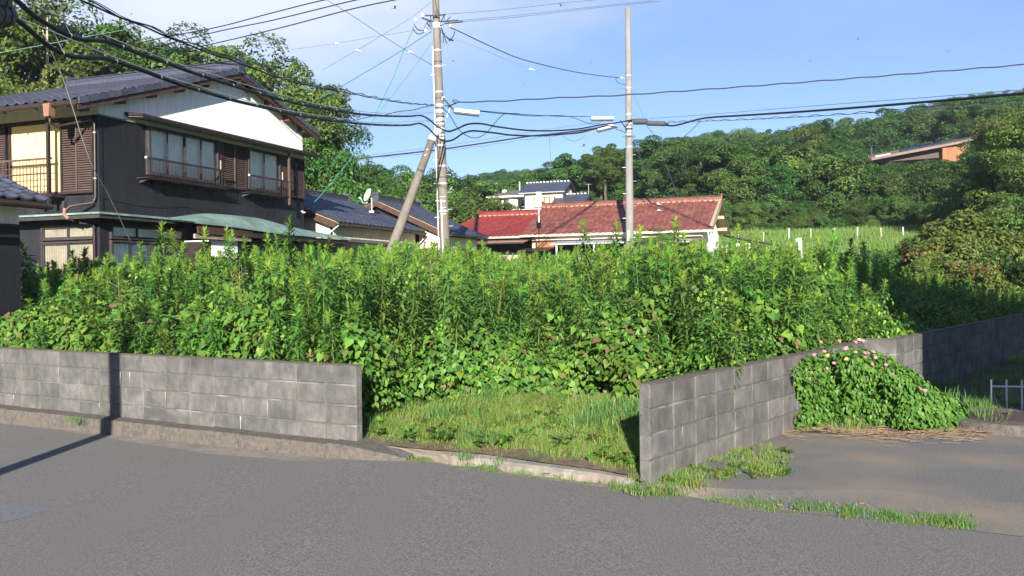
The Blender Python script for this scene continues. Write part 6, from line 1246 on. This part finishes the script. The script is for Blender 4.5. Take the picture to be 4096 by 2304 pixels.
for k, (x, y, Y, R, lb2) in enumerate(((1840, 860, 50, 1.5, 'low bush at the left edge of the dark red roof'), (2000, 790, 56, 2.2, 'low bush left of the cream house wall'), (1780, 880, 50, 1.6, 'low bush behind the braced pole'), (2640, 905, 38.5, .85, 'vine covered shrub in front of the red house wall'))):
    p = at(x, y, Y); g = tz(p[0], Y) if Y > 33 else lotz(p[0], Y); tree('shrub', lb2, p[0], Y, p[2]-g, R, CO if k != 3 else CN[1], seed=k+95, kz=.9, r0=.07, cat='shrub')
# right: olive shrub-trees at the meadow's edge, big dark trees at the right border
rt_ = ((3875, 800, 30, 2.1, 3, 'large olive-green rounded tree at the right behind the meadow'), (3790, 900, 29, 1.5, 3, 'olive-green bush left of the large olive tree'), (3960, 870, 30, 1.9, 3, 'olive-green bush right of the large olive tree'), (4080, 900, 31, 2.2, 3, 'dark olive bush at the right edge'), (3690, 920, 33, 1.2, 3, 'small olive-green bush at the right end of the meadow'), (3640, 985, 31, 1.2, 2, 'low green thicket in front of the meadow right end'), (3740, 1000, 27, 1.2, 2, 'low green thicket right of the shaded weeds'), (3560, 975, 33, 1.1, 2, 'low thicket in the meadow foreground'), (3870, 1020, 26, 1.3, 3, 'reddish thicket below the large olive tree'), (4020, 1020, 26, 1.6, 0, 'dark thicket at the right edge above the wall'), (3470, 985, 36, 1.0, 2, 'low green bush in the meadow foreground'),
       (4040, 430, 52, 2.5, 1, 'tall bright tree at the upper right edge'), (4130, 400, 48, 2.5, 1, 'tall tree cut by the right edge'), (4080, 640, 44, 2.4, 0, 'dark tall tree at the right edge above the olive tree'), (3990, 590, 54, 2.6, 0, 'dark tree right of the wooden house'), (4110, 740, 38, 2.2, 1, 'bright crown at the right edge in mid height'), (3850, 720, 60, 3.0, 0, 'dark tree below the wooden house right end'))
for k, (x, y, Y, R, ci, lb2) in enumerate(rt_):
    p = at(x, y, Y); g = tz(p[0], Y); cm = CO if ci == 3 else CN[ci]; tree('bushy_tree' if R < 2.5 else 'broadleaf_tree', lb2, p[0], Y, max(p[2]-g, R*1.2), R, cm, seed=k+120, kz=1.0, r0=.12 if R < 2.5 else .25, group='trees at the right of the meadow')
# red tinged leaves over the thicket
rl = leafclump(77, 40, .35, .2, .09, [L_red, L_vine], lobed=False)
RP = [at(rng.uniform(3800, 4000), rng.uniform(1040, 1075), 24.5) for _ in range(8)]+[at(rng.uniform(3640, 3720), rng.uniform(990, 1020), 28) for _ in range(8)]
scatter('red_tinged_leaves', RP, eul(len(RP), .3), rng.uniform(.7, 1.3, len(RP)), [0]*len(RP), [rl], kind='stuff', label='red tinged leaves on the thicket at the right', category='leaves')
# ---- forest on the hill: crowns over the terrain, the nearest as individuals
FT = []; cell = {}
wh = (at(3500, 620, 110)[0], at(3900, 620, 110)[0])
for Yb0, Yb1, dist, n_ in ((69, 100, 3.3, 2600), (100, 180, 4.6, 7000), (180, 380, 7.0, 12000)):
    cell = {}
    for _ in range(n_):
        Y = rng.uniform(Yb0, Yb1); X = rng.uniform(-.2, .66)*Y
        if Y < 100:
            xl = float(np.interp(Y, [69, 80, 100], [17, 12, -4]))
            if X < xl: continue
        if 104 < Y < 122 and wh[0]-3 < X < wh[1]+3: continue
        if 66 < Y < 84 and X < 10: continue
        if not far_enough(X, Y, dist*(.85+.3*rng.random())): continue
        FT.append((X, Y))
    cell = {}
FT = A_(FT); FZ = tz(FT[:, 0], FT[:, 1]); sel = []
UG = [(a, b, c+1.0, 2.4 if b < 100 else 3.4, int(rng.integers(0, 5))) for (a, b), c in zip(FT, FZ) if b < 84 and rng.random() < .5 or (b > 84 and b < 150 and rng.random() < .5)]
# the visible skyline: keep crowns that look out over what is in front of them
ang = FT[:, 0]/FT[:, 1]; elev = (FZ+7-1.6)/FT[:, 1]; od = np.argsort(FT[:, 1]); best = {}
vis = np.zeros(len(FT), bool)
for i in od:
    kx = int(round(ang[i]*60)); m_ = max(best.get(kx+d, -9) for d in (-1, 0, 1))
    if elev[i] > m_-.012: vis[i] = True
    best[kx] = max(best.get(kx, -9), elev[i]-.004)
idx = [i for i in od if vis[i]]
def fpar(i):
    X, Y = FT[i]; 
    if Y < 100: R = rng.uniform(2.2, 3.2); H_ = rng.uniform(5.2, 7.2)
    elif Y < 180: R = rng.uniform(2.4, 4.4); H_ = rng.uniform(5.5, 10)
    else: R = rng.uniform(3.4, 6.0); H_ = rng.uniform(6.5, 11)
    if 96 < Y < 108 and wh[0]-6 < X < wh[1]+3: R = 2.3; H_ = 4.0
    if 84 < Y <= 96 and wh[0]*.8 < X < wh[1]*.92: H_ = min(H_, 5.2)
    px_, py_ = pix((X, Y, FZ[i]+H_))
    if Y < 112 and 3400 < px_ < 3925:
        lim_ = at(px_, float(np.interp(px_, [3400, 3480, 3770, 3900, 3925], [655, 655, 640, 638, 600])), Y)[2]-FZ[i]; H_ = max(min(H_, lim_), 1.2); R = min(R, max(H_*.6, .8))
    return R, H_
lab_f = 'leafy green forest tree'
tm_ = [trunkmesh(200+i, [(c[0], c[1], c[2]) for c in CF[i][1]], 5.2, 7.5, 2.6, .16, M_bark, 5) for i in range(5)]
ni = 0; rem = []
for i in idx:
    X, Y = FT[i]; R, H_ = fpar(i); px_, py_ = pix((X, Y, FZ[i]+H_)); bright = 95 < Y < 190 and 2560 < px_ < 3150 and rng.random() < .55; k = 3 if bright else int(rng.choice([0, 1, 2, 3, 4], p=[.29, .27, .24, .10, .10])); zc = H_-R*(.85 if Y > 100 else 1.0); g = FZ[i]
    if ni < 235:
        T = bpy.data.objects.new('forest_tree', None); S.collection.objects.link(T); T.location = (X, Y, g); px_, py_ = pix((X, Y, g+H_)); wh_ = 'left of the cream house' if px_ < 1950 else 'above the dark red roof' if px_ < 2450 else 'above the weathered red roof' if px_ < 2900 else ('at the forest foot behind the stakes' if py_ > 760 else 'on the wooded ridge left of the wooden house' if px_ < 3450 else 'around the wooden house'); T['label'] = lab_f+' '+wh_; T['category'] = 'tree'; T['group'] = 'forest trees '+wh_
        o = bpy.data.objects.new('crown', CF[k][0]); link(o, T); o.location = (0, 0, zc); o.scale = (R, R, R*rng.uniform(.8, 1.1)); o.rotation_euler = (0, 0, rng.uniform(0, 6.3))
        o = bpy.data.objects.new('trunk', tm_[k]); link(o, T); s = zc/5.2; o.scale = (R/2.6, R/2.6, s); ni += 1
    else: rem.append((X, Y, g+zc, R, k))
rest_i = [(FT[i][0], FT[i][1], FZ[i]+5, 5., int(rng.integers(0, 5))) for i in od if not vis[i] and FT[i][1] > 100][:1500]
rem += rest_i+[u for u in UG if not (98 < u[1] < 124 and wh[0]-3 < u[0] < wh[1]+3)]
scatter('hill_forest', [p[:3] for p in rem], np.c_[np.zeros(len(rem)), np.zeros(len(rem)), rng.uniform(0, 6.3, len(rem))], [p[3] for p in rem], [p[4] for p in rem], [c[0] for c in CF], kind='stuff', label='dense forest covering the hill', category='forest')
# undergrowth skirts so the forest foot is leafy
US = []; 
for _ in range(420):
    Y = rng.uniform(66, 74); X = rng.uniform(13, 44)
    US.append((X, Y, tz(X, Y)+rng.uniform(.1, 1.6)))
scatter('forest_edge_undergrowth', US, eul(len(US), .2), rng.uniform(.7, 1.4, len(US)), rng.integers(0, 5, len(US)), [c[0] for c in CF], kind='stuff', label='bushy undergrowth along the foot of the forest', category='undergrowth')
# meadow grass
MP = []
for _ in range(5200):
    Y = rng.uniform(36, 67); X = rng.uniform(9.5, 38)
    if abs(X) > .6*Y: continue
    u_, v_ = loc(RO, X, Y)
    if u_ < 3 and -1 < v_ < 10: continue
    MP.append((X, Y))
MP = A_(MP); MZ = tz(MP[:, 0], MP[:, 1]); n = len(MP); scatter('meadow_grass', np.c_[MP, MZ], eul(n, .1), rng.uniform(.6, 1.3, n), rng.integers(0, 2, n), TM, kind='stuff', label='sunlit green meadow grass', category='grass')
# bamboo culms, pale, on the ridge
for k in range(26):
    x = 2820+rng.random()*165; Y = 150+rng.uniform(-4, 4); yb = rng.uniform(650, 690); a = at(x, yb, Y); b = at(x+rng.normal(0, 5), yb-rng.uniform(45, 90), Y)
    T = thing('bamboo', 'pale bare bamboo stem standing out of the hillside trees', 'bamboo', tuple(a), group='pale bamboo stems on the hill', mesh=MB().tube([(0, 0, -3), tuple(b-a)], [.12, .05], 5).mesh('bamboo', M_tin))
# ---- light air between the camera and the hill
HZ = MB().box(-215, 350, -75, 540, -7.2, 130).mesh('haze', mat('dummy_air', (1, 1, 1)))
hm = bpy.data.materials.new('air'); hm.use_nodes = True; nt_ = hm.node_tree; nt_.nodes.clear(); pv = nt_.nodes.new('ShaderNodeVolumePrincipled'); pv.inputs['Color'].default_value = (.75, .86, 1, 1); pv.inputs['Density'].default_value = .0003; pv.inputs['Anisotropy'].default_value = .1
om = nt_.nodes.new('ShaderNodeOutputMaterial'); nt_.links.new(pv.outputs[0], om.inputs['Volume']); HZ.materials.clear(); HZ.materials.append(hm)
USE_HAZE = True
if USE_HAZE: ob('haze', HZ, kind='stuff')
